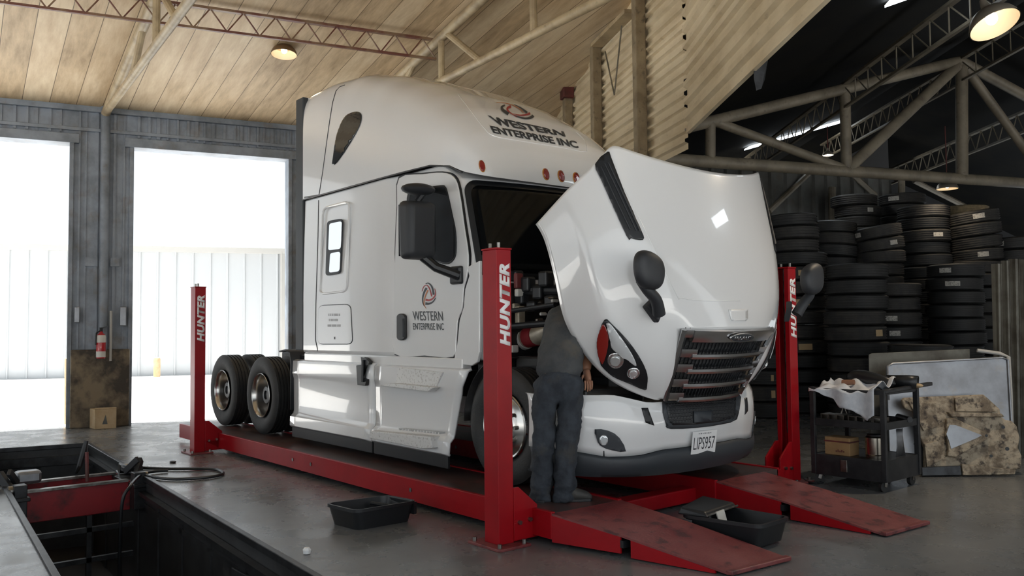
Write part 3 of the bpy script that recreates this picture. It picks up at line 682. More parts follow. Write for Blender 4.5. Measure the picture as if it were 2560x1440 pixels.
m = MB(); m.grid(rows); m.f.append(tuple(range(49))); k0 = (len(rows)-1)*49; m.f.append(tuple(range(k0, k0+49))[::-1])
roof = m.build('roof_fairing', 'white', TR, angle=50)
bpy.context.view_layer.update()
B_cab = bvh_of(cab); B_roof = bvh_of(roof)
# seams
drape_line([(735, 498), (797, 488)], B_roof, .009, 'seam', 'black', roof)
m = MB(); m.tube([V((x, -1.252 if x < -2.8 else -1.215, 3.212)) for x in (-4.66, -4.0, -2.86)]+[V((-2.4, -1.245, 3.212)), V((-1.9, -1.225, 3.21)), V((-1.62, -1.185, 3.165)), V((-1.48, -1.14, 3.09))], .008, 6); m.pair('seam_rubber', 'black', roof)
drape_line([(862, 213), (850, 217), (840, 228), (832, 256), (824, 305), (815, 370), (807, 430), (798, 486)], B_roof, .007, 'seam', 'ink', roof)
drape_line([(797, 492), (795, 600), (790, 760), (789, 850), (795, 878)], B_cab, .007, 'seam', 'ink', cab)
# upper teardrop window
P = smooth_loop([(832, 411), (833, 397), (843, 336), (861, 295), (880, 282), (897, 280), (905, 290), (899, 318), (869, 370), (842, 408)], 4)
drape_poly(P, B_roof, .004, 'upper_side_window', 'glasslite', roof, solid=.004, mirror=True, step=10)
# roof front panel outline, lettering and emblem
drape_line(smooth_loop([(1145, 236), (1175, 275), (1210, 320), (1235, 340), (1300, 352), (1400, 368), (1458, 379), (1467, 374), (1462, 352), (1440, 330)], 4, False), B_roof, .006, 'panel_edge', 'whitewarm', roof)
drape_text('WESTERN', [(1240, 313), (1414, 343), (1409, 330), (1218, 289)], B_roof, .006, 'lettering', 'ink', roof, bold=.04)
drape_text('ENTERPRISE INC', [(1234, 334), (1447, 372), (1440, 354), (1224, 315)], B_roof, .006, 'lettering', 'ink', roof, bold=.036)
def band(pts, w0, w1):
    """tapering stroke along a curve, as quads in photo pixels"""
    pts = smooth_loop(pts, 5, False); n_ = len(pts); bm = bmesh.new(); prev = None
    for i, (x, y) in enumerate(pts):
        a, b = pts[max(0, i-1)], pts[min(n_-1, i+1)]; dx, dy = b[0]-a[0], b[1]-a[1]; q = math.hypot(dx, dy) or 1
        w = (w0+(w1-w0)*i/(n_-1))/2; cur = [bm.verts.new((x-dy/q*w, y+dx/q*w, 0)), bm.verts.new((x+dy/q*w, y-dx/q*w, 0))]
        if prev: bm.faces.new((prev[0], cur[0], cur[1], prev[1]))
        prev = cur
    return bm
for pts, w0, w1, mm in (([(1262, 264), (1254, 269), (1258, 277), (1271, 286)], 4, 8, 'ink'), ([(1284, 289), (1298, 294), (1315, 297), (1328, 294), (1333, 290)], 2, 8, 'ink'), ([(1284, 262), (1299, 269), (1312, 278), (1317, 283)], 1, 6, 'ink'),
                        ([(1277, 267), (1269, 271), (1269, 277), (1277, 284), (1292, 294)], 7, 1, 'logored'), ([(1281, 285), (1298, 289), (1315, 288), (1325, 284)], 1, 6, 'logored'), ([(1241, 258), (1262, 259), (1281, 264), (1298, 273), (1309, 283)], 1.2, 2, 'logoorange')):
    drape_bm(band(pts, w0, w1), B_roof, .006, 'emblem', mm, roof, step=6)
# marker lamps
for x, y in ((1205, 416), (1364, 436), (1402, 441), (1440, 446)):
    pts = [(x+8*math.cos(t)*1.0+3*math.sin(t), y+15*math.sin(t)) for t in [2*math.pi*k/16 for k in range(16)]]
    o = drape_poly(pts, B_roof, .002, 'marker_lamp', 'orangeedge', TR, solid=.006, step=6)
    drape_poly([(x+(px_-x)*.80, y+(py_-y)*.88) for px_, py_ in pts], B_roof, .010, 'lens', 'amber', o, solid=.008, step=6)
# rear side fairing rubber
m = MB(); m.bounds((-4.86, -1.25, 1.36), (-4.66, -1.17, 4.50)); m.pair('side_extender', 'grey', TR, smooth=False, bevel=.012)
MB().bounds((-4.68, -1.18, 1.4), (-4.662, 1.18, 4.5)).build('rear_panel', 'white', TR, smooth=False)
# ---- windscreen
def ws(y, z, off): return V((xfront(z, y)+off, y, z))
def wscreen(y0, y1, z0, z1, r, off, name, m_, par, sol):
    bm = bmesh.new(); lp = rrect(y0, z0, y1, z1, r, 6); f = bm.faces.new([bm.verts.new((p[0], p[1], 0)) for p in lp]); grid_cut(bm, .1)
    for v in bm.verts: v.co = ws(v.co.x*(1-.02*(v.co.y-2)), v.co.y, off)
    bm.normal_update()
    for f in bm.faces:
        if f.normal.x < 0: f.normal_flip()
    me = bpy.data.meshes.new(name); bm.to_mesh(me); bm.free(); return finish(me, name, m_, par, True, solid=sol, soff=1)
wsf = wscreen(-1.17, 1.17, 2.06, 3.015, .13, .004, 'windshield_gasket', 'black', TR, .016)
wscreen(-1.12, 1.12, 2.12, 2.965, .10, .022, 'windshield', 'glass', TR, .006)
# ---- sleeper side window, bunk door, baggage door (right-hand side)
def sidey(poly, y0, y1, name, m_, par, bevel=.004):
    """outline in photo pixels on the right side of the truck, given a thickness in Y"""
    ps = [aY(x, y, y0) for x, y in poly]; return MB().prism(ps, (0, y1-y0, 0)).build(name, m_, par, smooth=False, bevel=bevel)
def ring(loop, y, r, name, m_, par):
    return MB().tube([aY(x, yy, y) for x, yy in loop], r, 8, closed=True).build(name, m_, par)
S_ = -1.25
def quadloop(tl_, tr_, br, bl, r=.2, n=5):
    """rounded quadrilateral in pixels"""
    out = []; c = [V((*p, 0)) for p in (tl_, tr_, br, bl)]
    for i in range(4):
        p, a, b = c[i], c[i-1], c[(i+1) % 4]; ra = r if r > 1 else r*min((a-p).length, (b-p).length)
        d0, d1 = (a-p).normalized(), (b-p).normalized()
        for k in range(n+1):
            t = k/n; q = (p+d0*ra)*(1-t)**2+p*2*t*(1-t)+(p+d1*ra)*t*t; out.append((q.x, q.y))
    return out
rec = quadloop((808, 520), (874, 503), (868, 728), (799, 736), 16)
ring(rec, S_-.004, .014, 'window_surround', 'white', cab)
wf = sidey(quadloop((821, 553), (858, 546), (853, 684), (817, 690), 9), S_-.002, S_-.022, 'bunk_window_frame', 'grey', cab)
sidey(quadloop((824, 559), (855, 553), (852, 622), (821, 626), 6), S_-.0225, S_-.026, 'pane', 'glassmir', wf, 0); sidey(quadloop((826, 633), (851, 629), (849, 678), (823, 682), 6), S_-.0225, S_-.026, 'pane', 'glassmir', wf, 0)
bd_ = sidey(quadloop((797, 764), (877, 761), (882, 860), (795, 860), 14), S_+.0, S_-.007, 'baggage_door', 'white', cab, .003)
ring(quadloop((797, 764), (877, 761), (882, 860), (795, 860), 14), S_-.001, .006, 'baggage_door_seal', 'ink', cab)
MT['fainttext'] = mat('faded_lettering', (.42, .42, .43), .5)
rm = random.Random(3)
for y0, x0, x1 in ((784, 821, 851), (797, 822, 846), (811, 819, 851)):
    m = MB(); x = x0
    while x < x1:
        w_ = rm.uniform(1.5, 3.5); p, q = aY(x, y0, S_-.008), aY(x+w_, y0+6, S_-.008); m.bounds((p.x, S_-.0085, q.z), (q.x, S_-.0075, p.z)); x += w_+rm.choice((.9, .9, 2.2))
    m.build('faded_lettering', 'fainttext', bd_, smooth=False)
sidey([(836, 842), (838, 842), (838, 848), (836, 848)], S_-.007, S_-.012, 'lock', 'black', bd_, 0)
# ---- cab door
DY = -1.205
door_out = smooth_loop([(1003, 446), (1060, 436), (1110, 432), (1138, 442), (1152, 476), (1166, 570), (1176, 640), (1173, 690), (1165, 720), (1161, 770), (1150, 800), (1146, 850), (1137, 892), (1066, 889), (991, 884), (992, 780), (993, 640), (998, 520)], 3)
dgap = MB().prism([aY(x+(2.5 if x > 1070 else -1.5), y+(2 if y > 660 else -3), DY+.02) for x, y in door_out], (0, -.026, 0)).build('door_gasket', 'black', TR, smooth=False)
door = MB().prism([aY(x, y, DY+.01) for x, y in door_out], (0, -.028, 0)).build('cab_door', 'white', TR, smooth=False, bevel=.006)
DF = DY-.018
win = smooth_loop([(1022, 480), (1060, 470), (1104, 463), (1114, 466), (1120, 480), (1131, 530), (1141, 580), (1142, 630), (1134, 652), (1116, 661), (1080, 651), (1034, 634), (1024, 622), (1020, 560)], 4)
wfr = MB().prism([aY(x, y, DF) for x, y in win], (0, -.012, 0)).build('window_frame', 'black', door, smooth=False, bevel=.004)
wc = (sum(p[0] for p in win)/len(win), sum(p[1] for p in win)/len(win))
sidey([(wc[0]+(x-wc[0])*.93, wc[1]+(y-wc[1])*.95) for x, y in win], DF-.0125, DF-.016, 'pane', 'glasslite', wfr, 0)
hd = sidey(rrect(997, 784, 1018, 851, 9), DF, DF-.03, 'door_handle', 'black', door, .008)
MB().tube([aY(1008, 797, DF-.05), aY(1009, 820, DF-.06), aY(1009, 842, DF-.05)], .014, 8).build('grip', 'blackmatt', hd)
TD = DF-.004
def sidetext(t_, bl, br, tl_, bold=0, m_='ink', sp=1.0):
    o0, o1, o2 = aY(*bl, TD), aY(*br, TD), aY(*tl_, TD); return place_text(t_, o0, o1-o0, o2-o0, 'lettering', m_, door, bold=bold, thick=.001, spacing=sp)
sidetext('WESTERN', (1033, 801), (1108, 802), (1031, 778), .0)
sidetext('ENTERPRISE INC', (1033, 824), (1110, 825), (1032, 808), .0)
def side_poly(bm, m_, name='emblem'):
    for v in bm.verts: v.co = aY(v.co.x, v.co.y, TD)
    d = bpy.data.meshes.new(name); bm.to_mesh(d); bm.free(); return finish(d, name, m_, door, False, solid=.002, soff=0)
LS_ = lambda x, y: (1010+x*.1042, 690+y*.1042)
for pts, w0, w1, mm in (([(520, 190), (580, 170), (650, 230), (690, 330), (710, 450)], 2, 4.6, 'ink'), ([(430, 370), (470, 260), (540, 220), (610, 300), (665, 490)], 1, 2.8, 'logored'),
                        ([(540, 290), (490, 370), (450, 500), (450, 640), (490, 730)], 5.0, 1, 'ink'), ([(575, 340), (530, 430), (490, 560), (480, 680), (530, 780)], 3.4, .8, 'logoorange'),
                        ([(515, 660), (600, 665), (690, 620), (760, 520)], 6.6, 1, 'ink'), ([(520, 570), (610, 580), (700, 530), (755, 430), (735, 300)], 5.4, .8, 'logored')):
    side_poly(band([LS_(*p) for p in pts], w0, w1), mm)
# cowl side panel ahead of the door
co = sidey([(1175, 668), (1206, 652), (1206, 880), (1200, 905), (1186, 914), (1140, 908), (1150, 860), (1156, 800), (1166, 768), (1170, 722), (1180, 690)], -1.19, -1.225, 'cowl_side_panel', 'white', TR, .008)
# rocker strip below the cab
m = MB(); m.bounds((-4.66, -1.23, 1.22), (-1.38, -1.12, 1.33)); m.pair('rocker_panel', 'white', TR, smooth=False, bevel=.012)
# ---- door mirrors
def mirror_part(side):
    s = -1 if side == 0 else 1; yy = lambda y: y if s < 0 else -y
    def P3(x, y, Y_): p = aY(x, y, Y_); return V((p.x, yy(p.y), p.z))
    c = aY(1046, 576, -1.55); c.y = yy(c.y)
    bm = bmesh.new(); bmesh.ops.create_cube(bm, size=1)
    for v in bm.verts:
        v.co = V((v.co.x*(.20 if v.co.z > 0 else .17), v.co.y*.36, v.co.z*.56))
        if v.co.x > 0: v.co.y *= .86; v.co.z *= .93
        v.co = c+v.co
    me = bpy.data.meshes.new('door_mirror'); bm.to_mesh(me); bm.free(); o = finish(me, 'door_mirror', 'blackmatt', TR, True, bevel=.06, seg=4, angle=60)
    MB().bounds((c.x-.106, c.y-.15, c.z-.24), (c.x-.101, c.y+.15, c.z+.24)).build('mirror_glass', 'chrome', o, smooth=False)
    MB().tube([c+V((.0, s*-.05, -.24)), P3(1090, 668, -1.40), P3(1150, 690, -1.24)], [.05, .045, .05], 10).build('lower_arm', 'black', o)
    MB().box(P3(1142, 688, -1.235), (.17, .06, .17)).build('arm_base', 'black', o, smooth=False, bevel=.02)
    MB().tube([c+V((-.02, 0, .27)), c+V((.0, s*-.06, .36)), P3(1062, 470, -1.27)], [.03, .035, .03], 8).build('upper_arm', 'black', o)
    MB().sphere(c+V((0, 0, .385)), .1, 14, 8, (1.3, 1.75, .55)).build('spot_mirror', 'blackmatt', o)
mirror_part(0); mirror_part(1)
# ---- side skirts
def skirt(x0, x1, zt, zb, arch=None):
    pr = [(-1.225, zt), (-1.262, zt-.02), (-1.27, zt-.17), (-1.262, zt-.20), (-1.252, zt-.24), (-1.25, zb+.20), (-1.258, zb+.17), (-1.30, zb+.13), (-1.305, zb+.02), (-1.29, zb)]
    xs = [x0+(x1-x0)*k/12 for k in range(13)]; rows = []
    for y, z in pr:
        e = x1-(arch(z) if arch else 0); rows.append([V((x0+(e-x0)*k/12, y, z)) for k in range(13)])
    return MB().grid(rows)
sk1 = skirt(-4.90, -2.93, 1.25, .42).build('side_skirt', 'white', TR, solid=.02, soff=-1); 
def archf(z): return .26-.26*max(0, min(1, (z-.55)/.7))**1.6 if z > .5 else .27
sk2 = skirt(-2.91, -1.24, 1.24, .42, archf).build('side_skirt', 'white', TR, solid=.02, soff=-1)
for x0, x1, nm in ((-4.88, -2.94, sk1), (-2.9, -1.55, sk2)):
    MB().bounds((x0, -1.285, .30), (x1, -1.255, .425)).build('rubber_flap', 'black', nm, smooth=False, bevel=.006)
# far side skirt (plain)
MB().bounds((-4.9, 1.2, .42), (-1.5, 1.25, 1.25)).build('side_skirt', 'white', TR, smooth=False, bevel=.02)
# steps
stp = sidey([(1013, 917), (1124, 930), (1108, 967), (1006, 957)], -1.20, -1.285, 'step_recess', 'grime', sk2, .006)
sidey([(964, 962), (1005, 957), (1108, 967), (1093, 978)], -1.24, -1.35, 'upper_step', 'grime', sk2, .008)
sidey([(950, 1074), (1104, 1089), (1109, 1118), (1080, 1119), (950, 1093)], -1.24, -1.37, 'lower_step', 'grime', sk2, .01)
m = MB()
for k in range(14):
    p = aY(1000+k*7.5, 1076+k*.8, -1.372); m.box(p+V((0, .03, .012)), (.022, .07, .016))
m.build('step_tread', 'grime', sk2, smooth=False)
m = MB(); m.tube([aY(907, 900, -1.31), aY(906, 955, -1.31)], .016, 8); h = m.build('grab_handle', 'black', TR)
sidey([(899, 913), (929, 910), (931, 905), (921, 895), (912, 894), (914, 905), (918, 908), (918, 945), (926, 948), (922, 964), (902, 962)], -1.255, -1.30, 'skirt_latch', 'black', sk1, .006)
# ---- chassis, drive axle deck
m = MB()
for s in (-1, 1): m.bounds((-8.0, s*.42-.05, .88), (.15, s*.42+.05, 1.16))
m.bounds((-8.0, -.45, .92), (-7.9, .45, 1.12)); m.bounds((-5.0, -.45, .92), (-4.9, .45, 1.12))
m.build('chassis_frame', 'black', TR, smooth=False, bevel=.01)
MB().bounds((-4.95, -1.15, 1.13), (-4.5, 1.15, 1.30)).build('deck_plate', 'black', TR, smooth=False, bevel=.01)
m = MB()
m.grid([[V((x, y, z)) for y in (-1.27, -.66)] for x, z in ((-5.30, 1.34), (-5.12, 1.36), (-4.98, 1.33), (-4.95, 1.2), (-4.96, .62))]); m.pair('mud_guard', 'blackmatt', TR, solid=.02)
m = MB()
for x in (-5.87, -7.25): m.cyl((x, -1.0, .75), (x, 1.0, .75), .11, 12); m.sphere((x, 0, .75), .26, 14, 8)
m.build('drive_axle', 'engine', TR)
MB().box((-6.5, 0, 1.24), (1.1, .9, .12)).build('fifth_wheel', 'dksteel', TR, smooth=False, bevel=.03)
# ---- wheels
def tyre_prof(r=.51, w=.27, ri=.292, grooves=4):
    h = w/2; p = [(ri, -h*.72), (ri+.03, -h*.86), (r*.78, -h), (r*.9, -h*.97), (r*.965, -h*.86), (r*.985, -h*.80)]
    k = grooves; step = 1.56*h/(k*2+1)
    z = -h*.78
    for i in range(k*2+1):
        rr = r if i % 2 == 0 else r-.014
        p += [(rr, z), (rr, z+step*.93)]; z += step
    p += [(a, -b) for a, b in p[:6]][::-1]
    return p
def wheel(x, y, dish, name='wheel', label=None):
    s = -1 if y < 0 else 1
    o = MB().lathe(tyre_prof(), (x, y, .752), (0, s, 0), 56, closed=True).build(name, 'rubber', TR, angle=28)
    if dish: pr = [(.292, .132), (.285, .137), (.272, .125), (.262, .06), (.255, -.02), (.235, -.065), (.19, -.07), (.13, -.06)]
    else: pr = [(.292, .118), (.285, .128), (.268, .12), (.255, .09), (.235, .095), (.21, .115), (.16, .118), (.135, .13), (.125, .17), (.10, .185), (0, .19)]
    MB().lathe(pr, (x, y, .752), (0, s, 0), 48, caps=False).build('rim', 'alu', o, angle=40)
    if dish: MB().lathe([(.135, -.062), (.132, .03), (.11, .055), (.06, .06), (.055, .04), (0, .04)], (x, y, .752), (0, s, 0), 32, caps=False).build('hub', 'dksteel', o)
    for k in range(10):
        a = 2*math.pi*k/10; MB().cyl(V((x+.178*math.cos(a), y+s*(-.07 if dish else .112), .752+.178*math.sin(a))), V((x+.178*math.cos(a), y+s*(-.02 if dish else .155), .752+.178*math.sin(a))), .017, 8).build('lug_nut', 'steel', o)
    return o
for x in (-5.87, -7.25):
    for s in (-1, 1):
        wheel(x, s*1.14, True); MB().lathe(tyre_prof(), (x, s*.80, .752), (0, s, 0), 48, closed=True).build('inner_wheel', 'rubber', TR, angle=28)
wheel(-.80, -1.09, False); wheel(-.80, 1.09, False)
# ---- engine bay
fw = MB().bounds((-1.30, -1.12, .95), (-1.02, 1.12, 2.02)).build('firewall', 'engine', TR, smooth=False, bevel=.02)
m = MB(); m.bounds((-1.0, -.38, .95), (-.15, .38, 1.75)); m.bounds((-.95, -.28, 1.75), (-.2, .28, 1.95)); eng = m.build('engine', 'engine', TR, smooth=False, bevel=.03)
MB().bounds((-.12, -.62, .85), (.02, .62, 1.75)).build('radiator', 'engine', TR, smooth=False, bevel=.02)
for a, b, r in (((-.95, -1.0, 1.62), (-.1, -.9, 1.66), .03), ((-.95, -.85, 1.95), (.0, -.8, 1.9), .045), ((-1.0, -.6, 1.4), (-.2, -.55, 1.3), .05), ((-1.0, -1.05, 1.75), (-.35, -1.0, 1.8), .022), ((-.9, -.5, 1.85), (-.2, -.5, 1.8), .06)): MB().tube([a, b], r, 10).build('coolant_pipe', 'black', eng)
hp = [aY(1296, 862, -.75), aY(1318, 845, -.78), aY(1345, 838, -.8), aY(1385, 815, -.75)]
MB().tube(hp, [.085, .09, .09, .085], 16).build('charge_air_pipe', 'casthose', eng)
MB().tube([aY(1322, 843, -.78), aY(1343, 838, -.8)], .097, 16).build('red_hose', 'rawred', eng); 
MB().tube([aY(1308, 850, -.77), aY(1316, 846, -.775)], .099, 16).build('hose_clamp', 'extwhite', eng)
for x, y, w_, h_, mm in ((1296, 702, .05, .14, 'reddark'), (1298, 732, .05, .07, 'extwhite'), (1300, 790, .06, .18, 'casthose'), (1384, 745, .07, .02, 'steel'), (1387, 752, .03, .03, 'extwhite'), (1358, 785, .025, .03, 'extwhite'), (1348, 800, .04, .03, 'steel'), (1284, 872, .06, .07, 'extwhite'), (1290, 768, .04, .07, 'casthose')):
    c = aY(x, y, -.92); MB().box(c, (w_, .08, h_)).build('bracket', mm, eng, smooth=False, bevel=.012)
m = MB()
for k in range(7):
    c = aY(1290+k*15, 690+(k*37 % 60)*1.5, -.86); m.box(c, (.12, .1, .10+.02*(k % 3)))
m.build('control_module', 'black', eng, smooth=False, bevel=.02); MB().bounds((-.95, -.95, 1.2), (-.45, -.6, 1.35)).build('battery_tray', 'engine', eng, smooth=False, bevel=.02); m = MB(); m.bounds((-1.0, -1.05, 1.02), (.05, -.5, 1.1)); m.build('air_tank', 'engine', eng, smooth=False, bevel=.02)
MB().bounds((-1.25, -1.0, .9), (.1, 1.0, 1.0)).build('subframe', 'engine', TR, smooth=False)
m = MB()   # inner wheel liner behind the front tyre
m.grid([[V((-.80+.60*math.cos(a), y, .75+.60*math.sin(a))) for y in (-1.2, -.7)] for a in [R_(100+80*k/8) for k in range(9)]]); m.pair('wheel_liner', 'engine', TR, solid=.01)

# ---- tilted hood
c0 = [(1339, 561, -1.27), (1360, 590, -1.272), (1384, 655, -1.27), (1395, 711, -1.255), (1398, 785, -1.22), (1420, 830, -1.175), (1450, 880, -1.11), (1498, 938, -1.0), (1585, 981, -.80), (1645, 1003, -.55)]
c1 = [(1415, 477, -1.245), (1436, 537, -1.245), (1458, 597, -1.235), (1477, 655, -1.21), (1497, 730, -1.17), (1511, 785, -1.13), (1534, 845, -1.06), (1572, 908, -.935), (1625, 962, -.745), (1650, 998, -.545)]
c2 = [(1487, 410, -1.11), (1512, 470, -1.09), (1537, 528, -1.06), (1562, 584, -1.025), (1596, 664, -.965), (1627, 740, -.895), (1653, 815, -.815), (1668, 898, -.715), (1664, 958, -.62), (1655, 997, -.53)]
c3 = [(1530, 360, -1.0), (1554, 440, -.965), (1582, 514, -.92), (1614, 585, -.87), (1651, 662, -.79), (1685, 738, -.71), (1717, 830, -.615), (1691, 912, -.565), (1671, 966, -.53), (1659, 1000, -.503)]
def col3(c): return [aY(x, y, v) for x, y, v in c]
C = [col3(c) for c in (c0, c1, c2, c3)]
for col_ in C:   # iron out pixel noise along each line
    for _ in range(2):
        q = [p.copy() for p in col_]
        for i in range(1, len(col_)-1): col_[i].x = .25*q[i-1].x+.5*q[i].x+.25*q[i+1].x
ctr = []
for i in range(7):
    t = i/6; ctr.append(V((.55+(.795-.55)*t+.035*math.sin(math.pi*t), 0, 2.905+(1.578-2.905)*t)))
mid = [V((c.x+(e.x-c.x)*.26, e.y*.5, c.z+(e.z-c.z)*.27)) for c, e in zip(ctr, C[3])]
m4 = [V((c.x+(e.x-c.x)*.62, e.y*.8, c.z+(e.z-c.z)*.63)) for c, e in zip(ctr, C[3])]
bm = bmesh.new(); cl = bm.edges.layers.float.new('crease_edge')
lip = [p+V((-.015, .055, 0)) for p in C[0]]
vcols = [[bm.verts.new(p) for p in c] for c in [C[0]]+C[1:]+[m4, mid, ctr]]
vm = [[bm.verts.new(V((v.co.x, -v.co.y, v.co.z))) for v in c] for c in vcols[:-1]]
def strip(a, b):
    for i in range(min(len(a), len(b))-1): bm.faces.new((a[i], a[i+1], b[i+1], b[i]))
for k in range(6): strip(vcols[k], vcols[k+1])
for k in range(5): strip(vm[k+1], vm[k])
strip(vcols[-1], vm[-1])
def crease(c, v_):
    for a, b in zip(c, c[1:]):
        e = bm.edges.get((a, b))
        if e: e[cl] = v_
for cs in (vcols, vm):
    crease(cs[1], .55); crease(cs[3][:7], .35); crease(cs[0], 1); crease(cs[3][6:], 1); crease(cs[2], .2)
    crease([c[0] for c in cs[:4]], 1.0); crease([c[6] for c in cs[3:]], 1)
allc = vcols+vm[::-1]; top = [c[0] for c in vcols]+[c[0] for c in vm[::-1]]; crease(top, .8)
crease([vcols[5][6], vcols[6][6], vm[5][6]], 1)
bmesh.ops.recalc_face_normals(bm, faces=bm.faces)
fc = max(bm.faces, key=lambda f: f.calc_area())
if fc.normal.x < 0:
    for f in bm.faces: f.normal_flip()
me = bpy.data.meshes.new('hood'); bm.to_mesh(me); bm.free()
hood = finish(me, 'hood', 'white', TR, True, subsurf=3)
bpy.context.view_layer.update(); B_hood = bvh_of(hood)
md = hood.modifiers.new('t', 'SOLIDIFY'); md.thickness = .035; md.offset = -1
# crisp bonnet outline ridge
drape_line(smooth_loop([(1560, 470), (1620, 590), (1690, 735), (1705, 745), (1760, 752), (1850, 752)], 3, False), B_hood, .004, 'panel_edge', 'white', hood, off=-.001)
drape_poly([(1820, 774), (1869, 772), (1868, 798), (1862, 803), (1829, 802), (1826, 797)], B_hood, .001, 'badge_recess', 'white', hood, solid=.006, step=8)
# hood side vents
vent = drape_poly(smooth_loop([(1519, 380), (1488, 411), (1503, 450), (1565, 588), (1577, 596), (1600, 601), (1609, 596), (1600, 572), (1560, 480), (1528, 395)], 2), B_hood, .003, 'hood_vent', 'black', hood, solid=.008, step=12, mirror=True)
for pts in ([(1512, 410), (1545, 480), (1590, 578)], [(1503, 418), (1535, 490), (1575, 575)], [(1521, 408), (1556, 485), (1599, 580)]):
    drape_line(pts, B_hood, .009, 'louvre', 'blackmatt', vent, off=.012, mirror=True)
# headlights
hl_out = smooth_loop([(1513, 798), (1498, 836), (1495, 860), (1502, 902), (1507, 914), (1533, 938), (1575, 956), (1612, 971), (1617, 958), (1617, 932), (1605, 903), (1583, 868), (1558, 838), (1530, 810)], 3)
hl = drape_poly(hl_out, B_hood, .002, 'headlight', 'black', hood, solid=.018, step=8, mirror=True)
def hlp(poly, off, name, mm, sol=.005): return drape_poly(poly, B_hood, off, name, mm, hl, solid=sol, step=5, mirror=True)
hlp(smooth_loop([(1513, 808), (1524, 835), (1523, 866), (1510, 906), (1499, 886), (1496, 852), (1503, 826)], 3), .024, 'turn_signal', 'amber', .008)
hlp(smooth_loop([(1520, 806), (1532, 814), (1556, 848), (1577, 880), (1588, 904), (1584, 908), (1556, 886), (1533, 864), (1530, 836)], 3), .034, 'upper_reflector', 'silver', .006)
for cx, cy_, rx, ry in ((1541, 897, 20, 19), (1583, 928, 15, 13)):
    hlp([(cx+rx*1.0*math.cos(t), cy_+ry*math.sin(t)) for t in [2*math.pi*k/18 for k in range(18)]], .024, 'beam_lens', 'lampchrome', .006)
    hlp([(cx+rx*.62*math.cos(t), cy_+ry*.62*math.sin(t)) for t in [2*math.pi*k/16 for k in range(16)]], .030, 'beam_lens', 'lens', .012)
# grille
def gp(u, v, off=0):
    """u -1..1 across, v 0 top .. 1 bottom on the grille face"""
    hw = .612+(.503-.612)*v; xc = .795+(.492-.795)*v; z = 1.567+(.992-1.567)*v
    return V((xc-.075*abs(u)**2+off, u*hw, z+(.012*abs(u)**2)))
GN = V((.89, 0, -.46))
def gpo(u, v, o): return gp(u, v)+GN*o
gr = MB().grid([[gpo((-1+2*k/16)*.97, .03+v/4*.97, -.05) for k in range(17)] for v in range(5)]).build('grille', 'black', hood, solid=.02)
m = MB()
for k in range(1, 28): m.tube([gpo(-1+2*k/28, v/6, -.035) for v in range(7)], .004, 4)
m.build('grille_mesh', 'blackmatt', gr)
def gbar(v0, v1, u0, u1, o0, o1, name, mm, n=20):
    rows = []
    for k in range(n+1):
        u = u0+(u1-u0)*k/n; a, b = gpo(u, v0, o1), gpo(u, v1, o1); rows.append([gpo(u, v0, o0), a, (a+b)/2+GN*.006, b, gpo(u, v1, o0), gpo(u, v0, o0)])
    mb = MB().grid(rows); mb.f += [(0, 1, 2, 3, 4), tuple(n*6+i for i in (4, 3, 2, 1, 0))]; return mb.build(name, mm, gr, angle=30)
gbar(0, .155, -.86, .86, -.02, .022, 'chrome_bar', 'dkchrome')
gbar(0, .10, -1, -.84, -.02, .012, 'chrome_bar', 'dkchrome'); gbar(0, .10, .84, 1, -.02, .012, 'chrome_bar', 'dkchrome')
for v in (.31, .52, .73, .93):
    gbar(v+.01, v+.075, -.80, .80, -.01, .03, 'chrome_bar', 'dkchrome')
    for s in (-1, 1): gbar(v-.055, v+.055, s*.985, s*.72, -.03, .022, 'bar_end', 'dkchrome', 4)
for s in (-1, 1):
    m = MB(); m.tube([gpo(s*1.0, v/8, .0) for v in range(9)], .022, 8); m.build('grille_surround', 'dkchrome', gr)
m = MB()
c = gpo(0.03, .078, .03); eu = V((0, 1, 0)); ev = V((.46, 0, .89))
m.prism([c+eu*(.165*math.cos(t))+ev*(.042*math.sin(t)) for t in [2*math.pi*k/28 for k in range(28)]], GN*.014); em = m.build('emblem', 'dkchrome', gr, bevel=.003)
MB().prism([c+GN*.0142+eu*(.15*math.cos(t))+ev*(.034*math.sin(t)) for t in [2*math.pi*k/28 for k in range(28)]], GN*.002).build('emblem_field', 'ink', gr)
bt_ = c+GN*.0164
place_text('FRDRLIT', bt_-eu*.115-ev*.017, eu*.23, ev*.034, 'lettering', 'chrome', gr, bold=.01, thick=.004)
